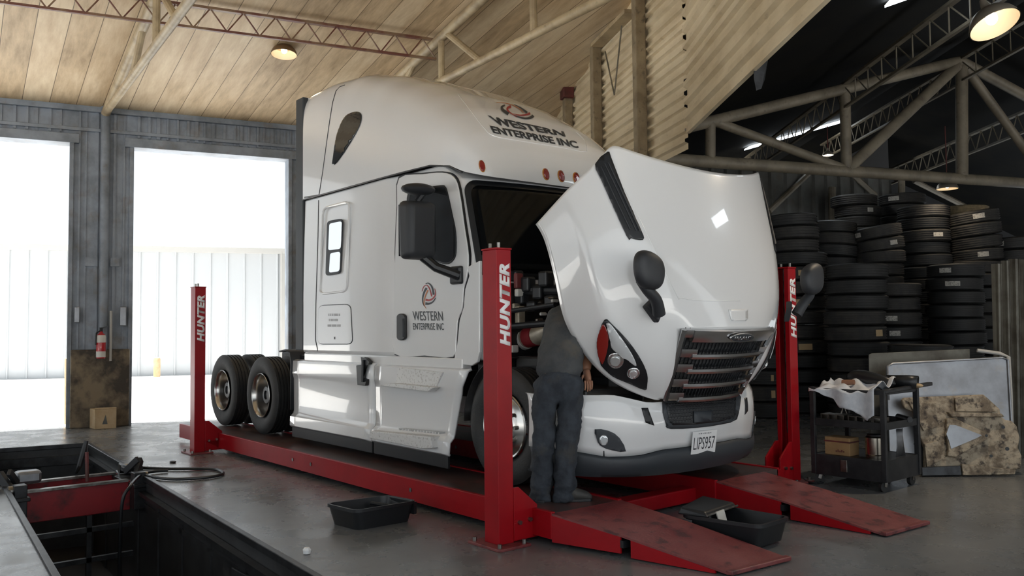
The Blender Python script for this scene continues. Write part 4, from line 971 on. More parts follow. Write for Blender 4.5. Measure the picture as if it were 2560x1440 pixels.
# hood mirrors
def hmir(s):
    q = lambda x, y, v: (lambda p: V((p.x, s*-p.y, p.z)))(aY(x, y, v))
    c = q(1622, 677, -1.10)
    bm = bmesh.new(); bmesh.ops.create_cube(bm, size=1); bmesh.ops.subdivide_edges(bm, edges=bm.edges[:], cuts=1, use_grid_fill=True)
    for v in bm.verts:
        v.co = v.co.lerp(v.co.normalized()*.56, .6) if v.co.length > .1 else v.co; x, y, z = v.co; y *= s*-1   # y > 0 is the inner end
        k = 1-.10*max(0, -z*2)-.12*max(0, y*2)*(z < 0); v.co = c+V((x*.16*(1 if x > 0 else .8), s*-(y*.31*k), z*.31*(1-.16*max(0, y*2))-.05*y))
    if s > 0: bmesh.ops.recalc_face_normals(bm, faces=bm.faces)
    bmesh.ops.recalc_face_normals(bm, faces=bm.faces)
    me = bpy.data.meshes.new('hood_mirror'); bm.to_mesh(me); bm.free(); o = finish(me, 'hood_mirror', 'blackmatt', hood, True, subsurf=3)
    b = q(1648, 785, -.93); d1 = q(1640, 750, -1.0)
    ap_ = [V(p) for p in smooth_loop([tuple(t) for t in (q(1600, 698, -1.15), q(1618, 724, -1.10), d1, b)], 5, False)]; MB().tube(ap_, [.038+.012*k/len(ap_) for k in range(len(ap_))], 16).build('mirror_arm', 'blackmatt', o)
    ps = [q(x, y, v) for x, y, v in ((1618, 766, -.98), (1640, 744, -.92), (1664, 768, -.86), (1648, 808, -.88))]
    MB().prism(ps, (-.06, 0, 0)).build('mirror_foot', 'blackmatt', o, smooth=False, bevel=.012)
hmir(-1); hmir(1)

# ---- bumper
BX = [(0, .415), (.3, .405), (.6, .365), (.85, .29), (1.05, .16), (1.18, .0), (1.25, -.18), (1.27, -.40)]
def bx(y): return f2(BX, abs(y))
def ylist(n=41):   # even steps along the plan curve
    pts = []; t = [-1.27+2.54*k/400 for k in range(401)]; acc = [0]
    for a, b in zip(t, t[1:]): acc.append(acc[-1]+math.hypot(b-a, bx(b)-bx(a)))
    for k in range(n):
        L_ = acc[-1]*k/(n-1); i = max(0, min(399, next((j for j in range(400) if acc[j+1] >= L_), 399))); w = (L_-acc[i])/(acc[i+1]-acc[i]); pts.append(t[i]+(t[i+1]-t[i])*w)
    return pts
YL = ylist(49)
def ztop(y): a = abs(y); return .985+(.075*min(1, max(0, (a-.62)/.3)))
ZL = [(0, .60), (.52, .60), (.72, .572), (.98, .572), (1.2, .625), (1.3, .625)]
def zlow(y): return f2(ZL, abs(y))
rows = []
for k in range(9):
    t = k/8; row = []
    for y in YL:
        z = ztop(y)+(zlow(y)-ztop(y))*t; bul = .03*math.sin(math.pi*min(1, t*1.1)); sx = 1 if abs(y) < 1.2 else .3
        row.append(V((bx(y)+bul*sx-.02*(t < .01), y*(1-.004*(k == 0)), z)))
    rows.append(row)
shelf = [V((p.x-.16, p.y*.93, p.z+.01)) for p in rows[0]]
bump = MB().grid([shelf]+rows).build('bumper', 'white', TR, angle=50); bpy.context.view_layer.update(); B_b = bvh_of(bump)
md = bump.modifiers.new('t', 'SOLIDIFY'); md.thickness = .02; md.offset = -1
rows = []
for k in range(6):
    t = k/5; row = []
    for y in YL:
        zb_ = .385+.03*min(1, abs(y)/1.2)**2; z = zlow(y)+(zb_-zlow(y))*t; row.append(V((bx(y)+.015+.02*math.sin(math.pi*t)-.05*t*t, y*(1-.02*t*t), z)))
    rows.append(row)
rows.append([V((p.x-.2, p.y*.9, p.z)) for p in rows[-1]])
MB().grid(rows).build('bumper_valance', 'grey', bump, solid=.015, soff=-1, angle=50)
opn = drape_poly(smooth_loop([(1655, 1006), (1700, 1003), (1760, 1000), (1845, 984), (1846, 1010), (1840, 1048), (1800, 1061), (1740, 1069), (1675, 1072), (1664, 1060)], 2), B_b, .002, 'lower_grille', 'grey', bump, solid=.008, step=10)
drape_poly([(1662, 1010), (1700, 1008), (1770, 1005), (1838, 993), (1834, 1042), (1800, 1053), (1740, 1060), (1680, 1063), (1672, 1054)], B_b, .011, 'honeycomb_panel', 'black', opn, solid=.002, step=10)
m = MB()
for r in range(6):
    for k in range(22):
        x = 1672+k*7.6+(3.8 if r % 2 else 0); y = 1012+r*8.6-(k*.55)+(0)
        if 1728 < x < 1776 and y > 1028: continue
        if x > 1834: continue
        lp = [hit(B_b, x+4.4*math.cos(t), y+3.6*math.sin(t), .013) for t in [R_(60*j+30) for j in range(6)]]
        if None in lp: continue
        m.tube(lp, .0028, 4, closed=True)
m.build('honeycomb', 'blackmatt', opn)
drape_poly([(1730, 1029), (1777, 1026), (1776, 1052), (1731, 1057)], B_b, .014, 'radar_cover', 'grey', opn, solid=.01)
fog = drape_poly(smooth_loop([(1487, 1073), (1522, 1077), (1548, 1094), (1564, 1128), (1529, 1125), (1500, 1113), (1492, 1095)], 2), B_b, .003, 'fog_lamp', 'grey', bump, solid=.008, mirror=True, step=8)
drape_poly([(1508+11*math.cos(t), 1099+13*math.sin(t)) for t in [2*math.pi*k/18 for k in range(18)]], B_b, .012, 'lens', 'lens', fog, solid=.008, mirror=True, step=8)
drape_poly([(1603, 1020), (1619, 1020), (1635, 1064), (1614, 1057)], B_b, .002, 'bumper_duct', 'black', bump, solid=.004, mirror=True, step=8)
p0, p1, p2 = hit(B_b, 1725, 1077, .03), hit(B_b, 1785, 1072, .03), hit(B_b, 1755, 1091, .03)
px_ = p1-p0; pm_ = (p0+p1)/2; pz_ = V((p2.x-pm_.x, 0, p2.z-pm_.z)).normalized()*(px_.length*.60); pn_ = px_.cross(pz_).normalized()
if pn_.x < 0: pn_ = -pn_
plate = MB().prism([p0, p1, p1+pz_, p0+pz_], pn_*.005).build('licence_plate', 'paint_w', bump, smooth=False, bevel=.004)
place_text('LIPS957', p0+px_*.07+pz_*.80+pn_*.0055, px_*.86, pz_*-.54, 'lettering', 'ink', plate, bold=-.005, thick=.001)
m = MB()
for k in range(7):
    m.box(p0+px_*(.25+.08*k)+pz_*.10+pn_*.0055, (.003, .010, .006+.004*(k % 2)))
m.build('plate_caption', 'ink', plate, smooth=False)
MB().bounds((-.35, -1.0, .5), (.2, 1.0, .62)).build('bumper_support', 'black', TR, smooth=False)
# ================================================================== LIFT
LF = thing('vehicle_lift', (-3.2, 0, 0), 'red four-post drive-on lift with two long ramps, carrying the white truck', 'vehicle lift')
def post(x, y, letter=True):
    s = 1 if y < 0 else -1     # the open side of the channel faces inwards
    w, d, t = .17, .14, .012; H = 2.19; yo, yi = y-s*d/2, y+s*d/2
    q = [(x-w/2, yo), (x+w/2, yo), (x+w/2, yi), (x+w/2-.05, yi), (x+w/2-.05, yi-s*t), (x+w/2-t, yi-s*t), (x+w/2-t, yo+s*t), (x-w/2+t, yo+s*t), (x-w/2+t, yi-s*t), (x-w/2+.05, yi-s*t), (x-w/2+.05, yi), (x-w/2, yi)]
    P = MB().prism([(a, b, .02) for a, b in q], (0, 0, H-.02)).build('lift_post', 'red', LF, smooth=False, bevel=.004)
    MB().bounds((x-w/2-.006, y-d/2-.006, H), (x+w/2+.006, y+d/2+.006, H+.014)).build('post_cap', 'red', P, smooth=False, bevel=.004)
    for q in (-.6, .6): MB().cyl((x+q*w/2, y-s*.02, H+.01), (x+q*w/2, y-s*.02, H+.055), .012, 8).build('cap_bolt', 'steel', P)
    MB().bounds((x-.19, y-.15, 0), (x+.19, y+.15, .02)).build('base_plate', 'redramp', P, smooth=False, bevel=.004)
    for a, b in ((-1, -1), (1, -1), (-1, 1), (1, 1)): MB().cyl((x+a*.15, y+b*.115, .015), (x+a*.15, y+b*.115, .05), .016, 8).build('anchor_bolt', 'steel', P)
    MB().tube([(x, y+s*.02, .5), (x, y+s*.02, H)], .008, 6).build('lift_cable', 'steel', P)
    if letter:
        xf = x+w/2+.0015
        place_text('HUNTER', (xf, y+.055, H-.72), (0, 0, .62), (0, -.098, 0), 'lettering', 'paint_w', P, bold=.05, shear=.22, thick=.001, spacing=1.08)
    # carriage gusset
    q = [(y+s*.07, .03), (y+s*.07, .42), (y+s*.12, .42), (y+s*.30, .27), (y+s*.30, .17), (y+s*.42, .17), (y+s*.42, .03)]
    gsm = MB()
    for dx in (-.09, .07): gsm.prism([(x+dx, a, b) for a, b in q], (.02, 0, 0))
    gsm.bounds((x-.09, y+s*.07, .03), (x+.09, y+s*.30, .16)); gsm.build('carriage_bracket', 'red', P, smooth=False, bevel=.004)
    for a, b in ((.12, .16), (.22, .17)): MB().cyl((x+.085, y+s*a, b), (x+.11, y+s*a, b), .016, 8).build('bracket_bolt', 'steel', P)
for x in (0, -6.416):
    for y in (-1.91, 1.91): post(x, y)
def beam(x): return MB().bounds((x-.085, -1.62, .03), (x+.085, 1.62, .155)).build('cross_beam', 'red', LF, smooth=False, bevel=.012)
beam(0); beam(-6.416)
def runway(y0, y1):
    MB().bounds((-7.9, y0, .16), (.30, y1, .238)).build('runway', 'reddeck', LF, smooth=False, bevel=.004)
    for y, s in ((y0, -1), (y1, 1)):
        m = MB(); m.bounds((-7.9, y-.02, .05), (.30, y+.02, .248)); r = m.build('runway_side_rail', 'red', LF, smooth=False, bevel=.004)
        for x in (-4.05, -3.6, -1.6): MB().cyl((x, y+s*.018, .15), (x, y+s*.026, .15), .02, 10).build('bolt_head', 'steel', r)
runway(-1.64, -.93); runway(.30, 1.25)
def ramp(a, b, c, d, gapd):
    """a,b start outer/inner; c,d tip inner/outer"""
    a, b, c, d = map(V, (a, b, c, d)); f = .42; t = V((0, 0, -.014))
    e, g = a.lerp(d, f), b.lerp(c, f)
    up2 = V((0, 0, .012)); e2, g2 = e+up2, g+up2
    R = MB().hexa([a+t, e2+t, g2+t, b+t, a, e2, g2, b]).hexa([e2+t, d+t, c+t, g2+t, e2, d, c, g2]).build('ramp', 'redramp', LF, smooth=False)
    for p, q, nrm in ((a, d, 1), (b, c, -1)):
        k = p.lerp(q, f)+up2; k2 = p.lerp(q, f+.06); w = V((0, .016*nrm, 0)); z = lambda v, h: V((v.x, v.y, h))
        MB().hexa([z(p, .03), z(k, .03), z(k, .03)+w, z(p, .03)+w, p+t, k+t, k+t+w, p+t+w]).build('ramp_side', 'red', R, smooth=False, bevel=.002)
        end = p.lerp(q, .93)
        MB().hexa([z(k2, .012), z(end, .004), z(end, .004)+w, z(k2, .012)+w, k2+t+up2*.9, end+t, end+t+w, k2+t+up2*.9+w]).build('ramp_toe_side', 'red', R, smooth=False)
    MB().bar(d, c, .05, .028).build('toe_lip', 'redramp', R, smooth=False, bevel=.006)
    m = MB(); m.bar(e+V((0, 0, -.05)), g+V((0, 0, -.05)), .06, .05); m.build('hinge_bar', 'black', R, smooth=False)
    return R
ramp((.30, -1.655, .238), (.30, -.915, .238), (1.66, -.715, .022), (1.61, -1.315, .022), 0)
ramp((.30, .30, .238), (.30, 1.02, .238), (1.80, 1.02, .022), (1.763, .39, .022), 0)
# slots near the toe of the near ramp
m = MB()
MT['brass'] = mat('bare_brassy_metal', (.42, .27, .08), .4, metal=.5)
for x, y in ((1842, 1410), (1882, 1403), (1925, 1394)):
    p = aZ(x, y, .047); m.lathe([(.012, 0), (.026, 0), (.026, .004), (.012, .004)], p, (0, 0, 1), 14)
# ================================================================== PERSON
def skin(name, m_, parent, pts, edges, root=0, sub=2):
    """pts: (position, radius) -> skinned, subdivided limb surface"""
    me = bpy.data.meshes.new(name); me.from_pydata([p for p, r in pts], edges, [])
    o = bpy.data.objects.new(name, me); COL.objects.link(o); me.materials.append(MT[m_])
    md = o.modifiers.new('k', 'SKIN'); md.use_smooth_shade = True
    for i, (p, r) in enumerate(pts):
        sv = me.skin_vertices[0].data[i]; sv.radius = r if isinstance(r, tuple) else (r, r); sv.use_root = (i == root)
    s = o.modifiers.new('s', 'SUBSURF'); s.levels = sub; s.render_levels = sub
    if parent: adopt(o, parent)
    return o
ft = aD(1395, 1258, 6.7)
PS = thing('person', (ft.x, ft.y, .238), 'person in grey shirt and dark blue grey work trousers leaning in under the open hood', 'person')
j = lambda x, y, d: tuple(aD(x, y, d))
hipc = j(1398, 935, 6.72)
# body (skin)
J = {'pel': j(1398, 940, 6.76), 'wai': j(1400, 890, 6.84), 'che': j(1418, 820, 7.06), 'nek': j(1448, 768, 7.26), 'nk2': j(1462, 748, 7.33), 'hd': j(1478, 722, 7.42),
     'shR': j(1466, 806, 7.16), 'elR': j(1462, 872, 7.10), 'faR': j(1464, 902, 7.0), 'wrR': j(1466, 928, 6.92), 'shL': j(1398, 790, 7.2), 'elL': j(1396, 800, 7.45), 'wrL': j(1412, 770, 7.62),
     'hiL': j(1368, 950, 6.76), 'knL': j(1361, 1095, 6.70), 'anL': j(1352, 1232, 6.72), 'hiR': j(1424, 950, 6.74), 'knR': j(1419, 1095, 6.66), 'anR': j(1409, 1234, 6.68)}
names = list(J); rad = dict(pel=.13, wai=.125, che=.14, nek=.07, nk2=.055, hd=.085, shR=.075, elR=.062, faR=.056, wrR=.040, shL=.06, elL=.042, wrL=.03, hiL=.085, knL=.06, anL=.045, hiR=.085, knR=.06, anR=.045)
E_ = [('pel', 'wai'), ('wai', 'che'), ('che', 'nek'), ('nek', 'nk2'), ('nk2', 'hd'), ('che', 'shR'), ('shR', 'elR'), ('elR', 'faR'), ('faR', 'wrR'), ('che', 'shL'), ('shL', 'elL'), ('elL', 'wrL'), ('pel', 'hiL'), ('hiL', 'knL'), ('knL', 'anL'), ('pel', 'hiR'), ('hiR', 'knR'), ('knR', 'anR')]
body = skin('body', 'skin', PS, [(J[n], rad[n]) for n in names], [(names.index(a), names.index(b)) for a, b in E_])
hd = V(J['hd']); f_ = (V(J['hd'])-V(J['nk2'])).normalized()
hm = MB().sphere(hd+V((-.02, .02, .05)), .1, 18, 12, (.92, .98, 1.18)); hm.build('head', 'skin', PS)
fd = V((-.5, .85, -.25)).normalized(); sdv = fd.cross(V((0, 0, 1))).normalized(); hc = hd+V((-.02, .02, .05))
m = MB(); m.sphere(hc+fd*.095+V((0, 0, -.01)), .016, 8, 6, (1, 1, 1.6))
for s in (-1, 1): m.sphere(hc+sdv*s*.09, .022, 8, 6, (.6, 1, 1.4))
m.build('nose_and_ears', 'skin', PS)
MB().sphere(hc-fd*.012+V((0, 0, .018)), .103, 18, 12, (.96, 1.0, 1.12)).build('hair', 'hair', PS)
# hand (right, hanging beside the hip)
wr = V(J['wrR']); hdn = (V(j(1474, 966, 6.84))-wr).normalized(); sx = RT*.8+FW*.25; sx = (sx-hdn*sx.dot(hdn)).normalized()
hp_ = [(tuple(wr-hdn*.02), (.036, .040)), (tuple(wr+hdn*.04), (.030, .046)), (tuple(wr+hdn*.085), (.026, .048)), (tuple(wr+hdn*.10), (.02, .044))]
skin('hand', 'skin', PS, hp_, [(0, 1), (1, 2), (2, 3)])
cup = sx.cross(hdn)
for k, (o_, ln) in enumerate(((-.030, .07), (-.010, .082), (.010, .078), (.029, .062))):
    b0 = wr+hdn*.085+sx*o_; b1 = b0+hdn*ln*.5+cup*.008; b2 = b1+hdn*ln*.32+cup*.016; b3 = b2+hdn*ln*.2+cup*.016
    skin('finger', 'skin', PS, [(tuple(b0), .0095), (tuple(b1), .009), (tuple(b2), .008), (tuple(b3), .0065)], [(0, 1), (1, 2), (2, 3)])
b0 = wr+hdn*.03-sx*.03; skin('thumb', 'skin', PS, [(tuple(b0), .012), (tuple(b0+hdn*.035-sx*.018+cup*.01), .010), (tuple(b0+hdn*.065-sx*.022+cup*.02), .008)], [(0, 1), (1, 2)])
# trousers
def leg(s):
    h, k, a = (J['hiL'], J['knL'], J['anL']) if s == 'L' else (J['hiR'], J['knR'], J['anR'])
    h, k, a = V(h), V(k), V(a); return h, k, a
tp_ = [(j(1398, 922, 6.77), (.185, .16)), (j(1398, 962, 6.75), (.19, .165))]; te = [(0, 1)]
for s in 'LR':
    h, k, a = leg(s); i0 = len(tp_); dx = RT*(-.012 if s == 'L' else .012)
    for q, r in ((h+V((0, 0, -.12))+dx, .122), (h.lerp(k, .6)+dx, .104), (k, .096), (k.lerp(a, .35), .092), (k.lerp(a, .7), .090), (k.lerp(a, .86)+RT*.012, .097), (k.lerp(a, .93)-RT*.006, .090), (a+V((0, 0, -.035)), .098), (a+V((0, 0, -.075)), .085)):
        tp_.append((tuple(q), r))
    te.append((1, i0)); te += [(i, i+1) for i in range(i0, len(tp_)-1)]
trs = skin('trousers', 'denim', PS, tp_, te)
tx = bpy.data.textures.new('cloth_folds', 'CLOUDS'); tx.noise_scale = .075; tx.noise_depth = 2
def folds(o, st, tx_=tx):
    d = o.modifiers.new('d', 'DISPLACE'); d.texture = tx_; d.strength = st; d.mid_level = .5; d.texture_coords = 'GLOBAL'
s3 = trs.modifiers['s']; s3.levels = 3; s3.render_levels = 3; folds(trs, .05)
# back pockets and belt line
for x0, y0, w_, h_ in ((1362, 945, 26, 34), (1408, 948, 28, 36)):
    pass
# shirt with short sleeves
sp = [(j(1397, 962, 6.75), (.215, .19)), (j(1399, 905, 6.82), (.20, .165)), (j(1406, 862, 6.94), (.19, .16)), (j(1422, 818, 7.08), (.20, .165)), (j(1442, 782, 7.22), (.15, .12)), (j(1452, 765, 7.28), (.08, .08)),
      (j(1464, 806, 7.16), .105), (j(1464, 842, 7.14), .095), (j(1463, 868, 7.10), .085), (j(1394, 795, 7.2), .105), (j(1390, 800, 7.32), .09), (j(1392, 802, 7.40), .08)]
sh = skin('shirt', 'shirt', PS, sp, [(0, 1), (1, 2), (2, 3), (3, 4), (4, 5), (3, 6), (6, 7), (7, 8), (3, 9), (9, 10), (10, 11)])
s3 = sh.modifiers['s']; s3.levels = 3; s3.render_levels = 3; folds(sh, .05)
# boots
def boot(ax, ay, d, toe, z=.238):
    a = aD(ax, ay, d); a.z = z; t = V(toe).normalized(); n_ = t.cross(V((0, 0, 1)))
    pr = [(-.09, .040, .02, .115), (-.06, .045, .0, .20), (.0, .046, .0, .20), (.05, .046, .0, .125), (.11, .050, .0, .098), (.17, .048, .0, .082), (.205, .034, .005, .06), (.218, .015, .012, .04)]
    rows = []
    for p, w_, z0, z1 in pr:
        c = a+t*p; rows.append([c+n_*(w_*math.cos(q))+V((0, 0, max(z0, (z0+z1)/2+(z1-z0)/2*1.1*math.sin(q)) if math.sin(q) < 0 else (z0+z1)/2+(z1-z0)/2*math.sin(q))) for q in [2*math.pi*k/14 for k in range(14)]])
    mb = MB().grid(rows, wrap=True); mb.f += [tuple(range(14)), tuple(range(7*14, 8*14))[::-1]]
    b = mb.build('boot', 'boot', PS, subsurf=1)
    MB().prism([a+t*p+n_*q for p, q in ((-.095, -.036), (-.05, -.047), (.12, -.054), (.2, -.04), (.223, 0), (.2, .04), (.12, .054), (-.05, .047), (-.095, .036))], (0, 0, .022)).build('sole', 'black', b, smooth=False, bevel=.004)
boot(1412, 1262, 6.68, RT*1.0+FW*.10); boot(1352, 1257, 6.72, FW*1.0+RT*.1)
# ================================================================== FLOOR THINGS
def pan(name, rim, depth, inset, label, rimw=.03, lidded=False):
    rim = [V(p) for p in rim]; c = sum(rim, V())/4; z = rim[0].z
    def rr(loop, r=.07, n=4):
        out = []
        for i in range(4):
            p, a, b = loop[i], loop[i-1], loop[(i+1) % 4]; d0, d1 = (a-p).normalized()*r, (b-p).normalized()*r
            out += [(p+d0)*(1-t)**2+p*2*t*(1-t)+(p+d1)*t*t for t in [k/n for k in range(n+1)]]
        return out
    o_ = rr(rim); i_ = [c+(p-c)*.93 for p in o_]; bo = [c+(p-c)*inset for p in o_]; bo = [V((p.x, p.y, z-depth)) for p in bo]
    T = thing(name, (c.x, c.y, 0), label, 'drain pan')
    bi = [c+(p-c)*(inset*.94) for p in o_]; bi = [V((p.x, p.y, z-depth+.012)) for p in bi]
    lip = [p+V((0, 0, -.025)) for p in o_]; wall = [c+(p-c)*.96+V((0, 0, -.025)) for p in o_]
    mb = MB().grid([bo, wall, lip, o_, i_, bi], wrap=True); n = len(o_); mb.f += [tuple(range(n))[::-1], tuple(range(5*n, 6*n))]
    mb.build('pan', 'black', T, angle=40)
    return T, o_, c
T1, o1_, c1_ = pan('drain_pan', [(-1.50, -2.57, .17), (-1.45, -1.99, .17), (-1.07, -1.93, .17), (-1.07, -2.52, .17)], .17, .84, 'black drain pan on the floor between the service pit and the lift')
m = MB()
for k in (3, 6, 9): pass
MB().tube([c1_+V((-.1, .05, -.03)), c1_+V((.06, .16, -.05))], .018, 8).build('pouring_bar', 'black', T1)
MB().bar(c1_+V((-.2, .25, -.06)), c1_+V((.2, .3, -.06)), .03, .1).build('divider', 'black', T1, smooth=False)
m = MB()
for p in ((.05, -.1), (.1, .05)): m.box(c1_+V((p[0], p[1], -.1)), (.03, .03, .12))
m.build('drain_plugs', 'steel', T1, smooth=False, bevel=.006)
T2, o2_, c2_ = pan('drain_pan', [(.80, -.80, .19), (.66, -.32, .19), (1.40, -.26, .19), (1.42, -.68, .19)], .17, .86, 'black drain pan with a half lid lying between the two red ramps')
for o in list(T2.children): pass
lid = MB().hexa([(.78, -.82, .19), (.62, -.30, .19), (.93, -.27, .19), (1.0, -.74, .19), (.80, -.80, .245), (.64, -.33, .245), (.90, -.28, .225), (.97, -.73, .225)]).build('half_lid', 'black', T2, smooth=False, bevel=.012)
MB().tube([(1.0, -.74, .20), (.93, -.27, .20)], .008, 6).build('lid_edge', 'steel', T2)
MB().prism([(.985, -.62, .21), (.965, -.50, .21), (1.0, -.50, .10), (1.02, -.56, .06), (1.03, -.62, .09)], (.01, 0, 0)).build('rag_strip', 'extwhite', T2, smooth=False)
MB().prism([(.785, -.81, .05), (.785, -.81, .16), (.90, -.79, .16), (.90, -.79, .05)], (0, -.004, 0)).build('pan_label', 'sheet', T2, smooth=False)
p = aZ(767, 1385, 0); tag(MB().lathe([(.012, 0), (.026, .004), (.03, .03), (.02, .045), (0, .05)], p, n=8).build('paper_scrap', 'paint_w'), 'small white scrap on the floor near the pit edge', 'scrap')
p = aZ(432, 1157, 0); tag(MB().sphere(p+V((0, 0, .012)), .05, 8, 6, (1.2, .8, .3)).build('rag_scrap', 'dksteel'), 'small dark rag scrap on the floor beside the hose loop', 'scrap')
# hose loop at the pit edge
pts = [(300, 1160, .05), (318, 1167, .05), (350, 1169, .02), (420, 1172, .02), (500, 1172, .02), (540, 1174, .02), (558, 1182, .02), (545, 1189, .02), (500, 1195, .02), (440, 1198, .02), (390, 1194, .02), (352, 1186, .02)]
w = [aZ(x, y, z) for x, y, z in pts]
w2 = [aZ(420, 1176, .025), aZ(380, 1179, .025), aZ(352, 1188, .025), aZ(333, 1205, .04), aZ(326, 1216, .03)]
m = MB(); m.tube([V(p) for p in smooth_loop([tuple(q) for q in w], 4, False)], .017, 8)
m.tube([V(p) for p in smooth_loop([tuple(q) for q in w2]+[(w2[-1].x+.02, w2[-1].y-.08, -.1), (w2[-1].x+.02, w2[-1].y-.10, -.5), (w2[-1].x+.02, w2[-1].y-.10, -.9)], 4, False)], .017, 8)
tag(m.build('air_hose', 'black'), 'black air hose looped on the floor and dropping into the pit', 'hose')
# pit jack
PJ = thing('pit_jack', (-5.3, -3.65, -.3), 'oily red rolling jack beam spanning the service pit', 'pit jack')
def pitY(x, side): # inner faces of the pit at a given x
    a, b = (fr, nr) if side == 'R' else (fl_, nl); return a.y+(b.y-a.y)*(x-a.x)/(b.x-a.x)
def jb(x, z0, z1, th, name, mm):
    y0, y1 = pitY(x, 'L')+.12, pitY(x, 'R')-.12; return MB().hexa([(x-th, y0, z0), (x, y0, z0), (x-.02, y1, z0), (x-.02-th, y1, z0), (x-th, y0, z1), (x, y0, z1), (x-.02, y1, z1), (x-.02-th, y1, z1)]).build(name, mm, PJ, smooth=False, bevel=.008)
jb(-5.05, -.36, -.04, .05, 'front_beam', 'reddirty'); jb(-5.72, -.26, -.05, .05, 'rear_beam', 'reddirty')
MB().bounds((-5.12, pitY(-5.05, 'L')+.15, -.045), (-5.03, pitY(-5.05, 'R')-.15, -.02)).build('beam_flange', 'steel', PJ, smooth=False); m = MB(); m.bounds((-5.79, pitY(-5.7, 'L')+.15, -.055), (-5.70, pitY(-5.7, 'R')-.15, -.03)); m.build('beam_flange', 'steel', PJ, smooth=False)
for sd_, s in (('L', 1), ('R', -1)):
    y = pitY(-5.3, sd_)
    m = MB(); m.bounds((-5.9, y-s*.04, -.10), (-4.85, y+s*.16, -.06)); m.bounds((-5.05, y+s*.02, -.34), (-4.9, y+s*.14, .06)); m.build('side_carriage', 'dksteel', PJ, smooth=False, bevel=.008)
    for x in (-5.75, -5.0): MB().cyl((x, y-s*.02, .0), (x, y+s*.08, .0), .055, 16).build('roller', 'steel', PJ)
    m = MB(); m.bar((-5.2, y+s*.05, -.05), (-5.35, y-s*.05, .14), .05, .09); m.bar((-5.35, y+s*.12, .02), (-5.2, y+s*.02, .17), .04, .07); m.bounds((-5.6, y-s*.1, .0), (-5.42, y+s*.1, .05)); m.build('locking_arm', 'blackmatt', PJ, smooth=False, bevel=.006)
MB().bounds((-5.55, pitY(-5.5, 'L')+.1, .0), (-5.35, pitY(-5.5, 'L')+.34, .13)).build('pump_housing', 'sheet', PJ, smooth=False, bevel=.03)
MB().tube([aY(217, 1130, -3.45), aY(218, 1204, -3.45)], .02, 8).build('brown_rod', 'reddark', PJ)
lv = [aY(216, 1102, -3.40), aY(211, 1125, -3.42), aY(199, 1165, -3.48), aY(190, 1182, -3.50)]
MB().tube(lv, [.024, .035, .03, .018], 8).build('pump_lever', 'black', PJ)
p = aP(338, 1232, (0, -3.2, 0), (0.06, 1, 0)); MB().bar((p.x-.12, pitY(p.x, 'R')-.05, -.09), (p.x+.25, pitY(p.x, 'R')-.05, -.13), .1, .1).build('end_stop', 'sheet', PJ, smooth=False, bevel=.008)
# hatch plate low in the pit wall
y = pitY(-.9, 'R'); tag(MB().bounds((-1.75, pitY(-1.75, 'R')-.03, -.75), (-1.25, pitY(-1.25, 'R')-.01, -.28)).build('access_hatch', 'blackmatt', smooth=False, bevel=.006), 'dark hatch plate on the pit side wall at the bottom of the picture', 'hatch')
# ---- things on the wall between the doors
e0 = wl(.41, .20, 0)
FE = thing('fire_extinguisher', (e0.x, e0.y, 1.16), 'red fire extinguisher hanging on the post between the doors', 'fire extinguisher')
MB().lathe([(0, 1.17), (.07, 1.17), (.075, 1.19), (.075, 1.52), (.065, 1.57), (.03, 1.60), (.025, 1.63), (0, 1.63)], (e0.x, e0.y, 0), n=24).build('cylinder', 'extred', FE)
MB().lathe([(.0762, 1.44), (.0766, 1.53), (.067, 1.565)], (e0.x, e0.y, 0), n=24, caps=False).build('upper_label', 'extwhite', FE); MB().lathe([(.0764, 1.19), (.0764, 1.29)], (e0.x, e0.y, 0), n=24, caps=False).build('lower_label', 'extwhite', FE)
m = MB(); m.box((e0.x, e0.y, 1.66), (.05, .04, .07)); m.bar((e0.x, e0.y, 1.68), (e0.x+.03, e0.y+.12, 1.72), .02); m.build('valve_handle', 'black', FE, smooth=False)
MB().tube([(e0.x, e0.y, 1.65), (e0.x+.02, e0.y-.08, 1.6), (e0.x+.02, e0.y-.09, 1.4)], .012, 8).build('hose', 'black', FE)
cnd = [wl(.58, .08, 1.15), wl(.58, .08, 2.0)]; tag(MB().tube([wl(.56, .16, 1.12), wl(.56, .16, 1.98)], .022, 8).build('conduit', 'gutter'), 'pale pipe standing beside the fire extinguisher', 'pipe')
tag(MB().hexa([wl(.70, .035, 1.72), wl(.70, .14, 1.72), wl(.80, .14, 1.72), wl(.80, .035, 1.72), wl(.70, .035, 2.05), wl(.70, .14, 2.05), wl(.80, .14, 2.05), wl(.80, .035, 2.05)]).build('switch_box', 'sheet', smooth=False, bevel=.01), 'grey electrical box on the right edge of the door post', 'electrical box')
tag(MB().hexa([wl(.0, .035, 1.78), wl(.0, .10, 1.78), wl(.08, .10, 1.78), wl(.08, .035, 1.78), wl(.0, .035, 2.05), wl(.0, .10, 2.05), wl(.08, .10, 2.05), wl(.08, .035, 2.05)]).build('switch_box', 'sheet', smooth=False, bevel=.01), 'small grey box on the left edge of the door post', 'electrical box')
b0 = aZ(240, 1071, 0)+NX*.0; b1 = aZ(290, 1067, 0); bd_ = EY; bn_ = -NX; b0 = wl((b0-W0).dot(EY), .46, 0); b1 = wl((b1-W0).dot(EY), .46, 0)
BX_ = thing('cardboard_box', b0, 'worn pale cardboard box on the floor against the concrete plinth', 'box')
L_ = (b1-b0).length; q = [b0-bd_*.02, b1, b1+bn_*.28, b0+bn_*.28-bd_*.1]
MB().hexa(q+[p+V((0, 0, .33)) for p in q]).build('carton', 'cardpale', BX_, smooth=False, bevel=.01)
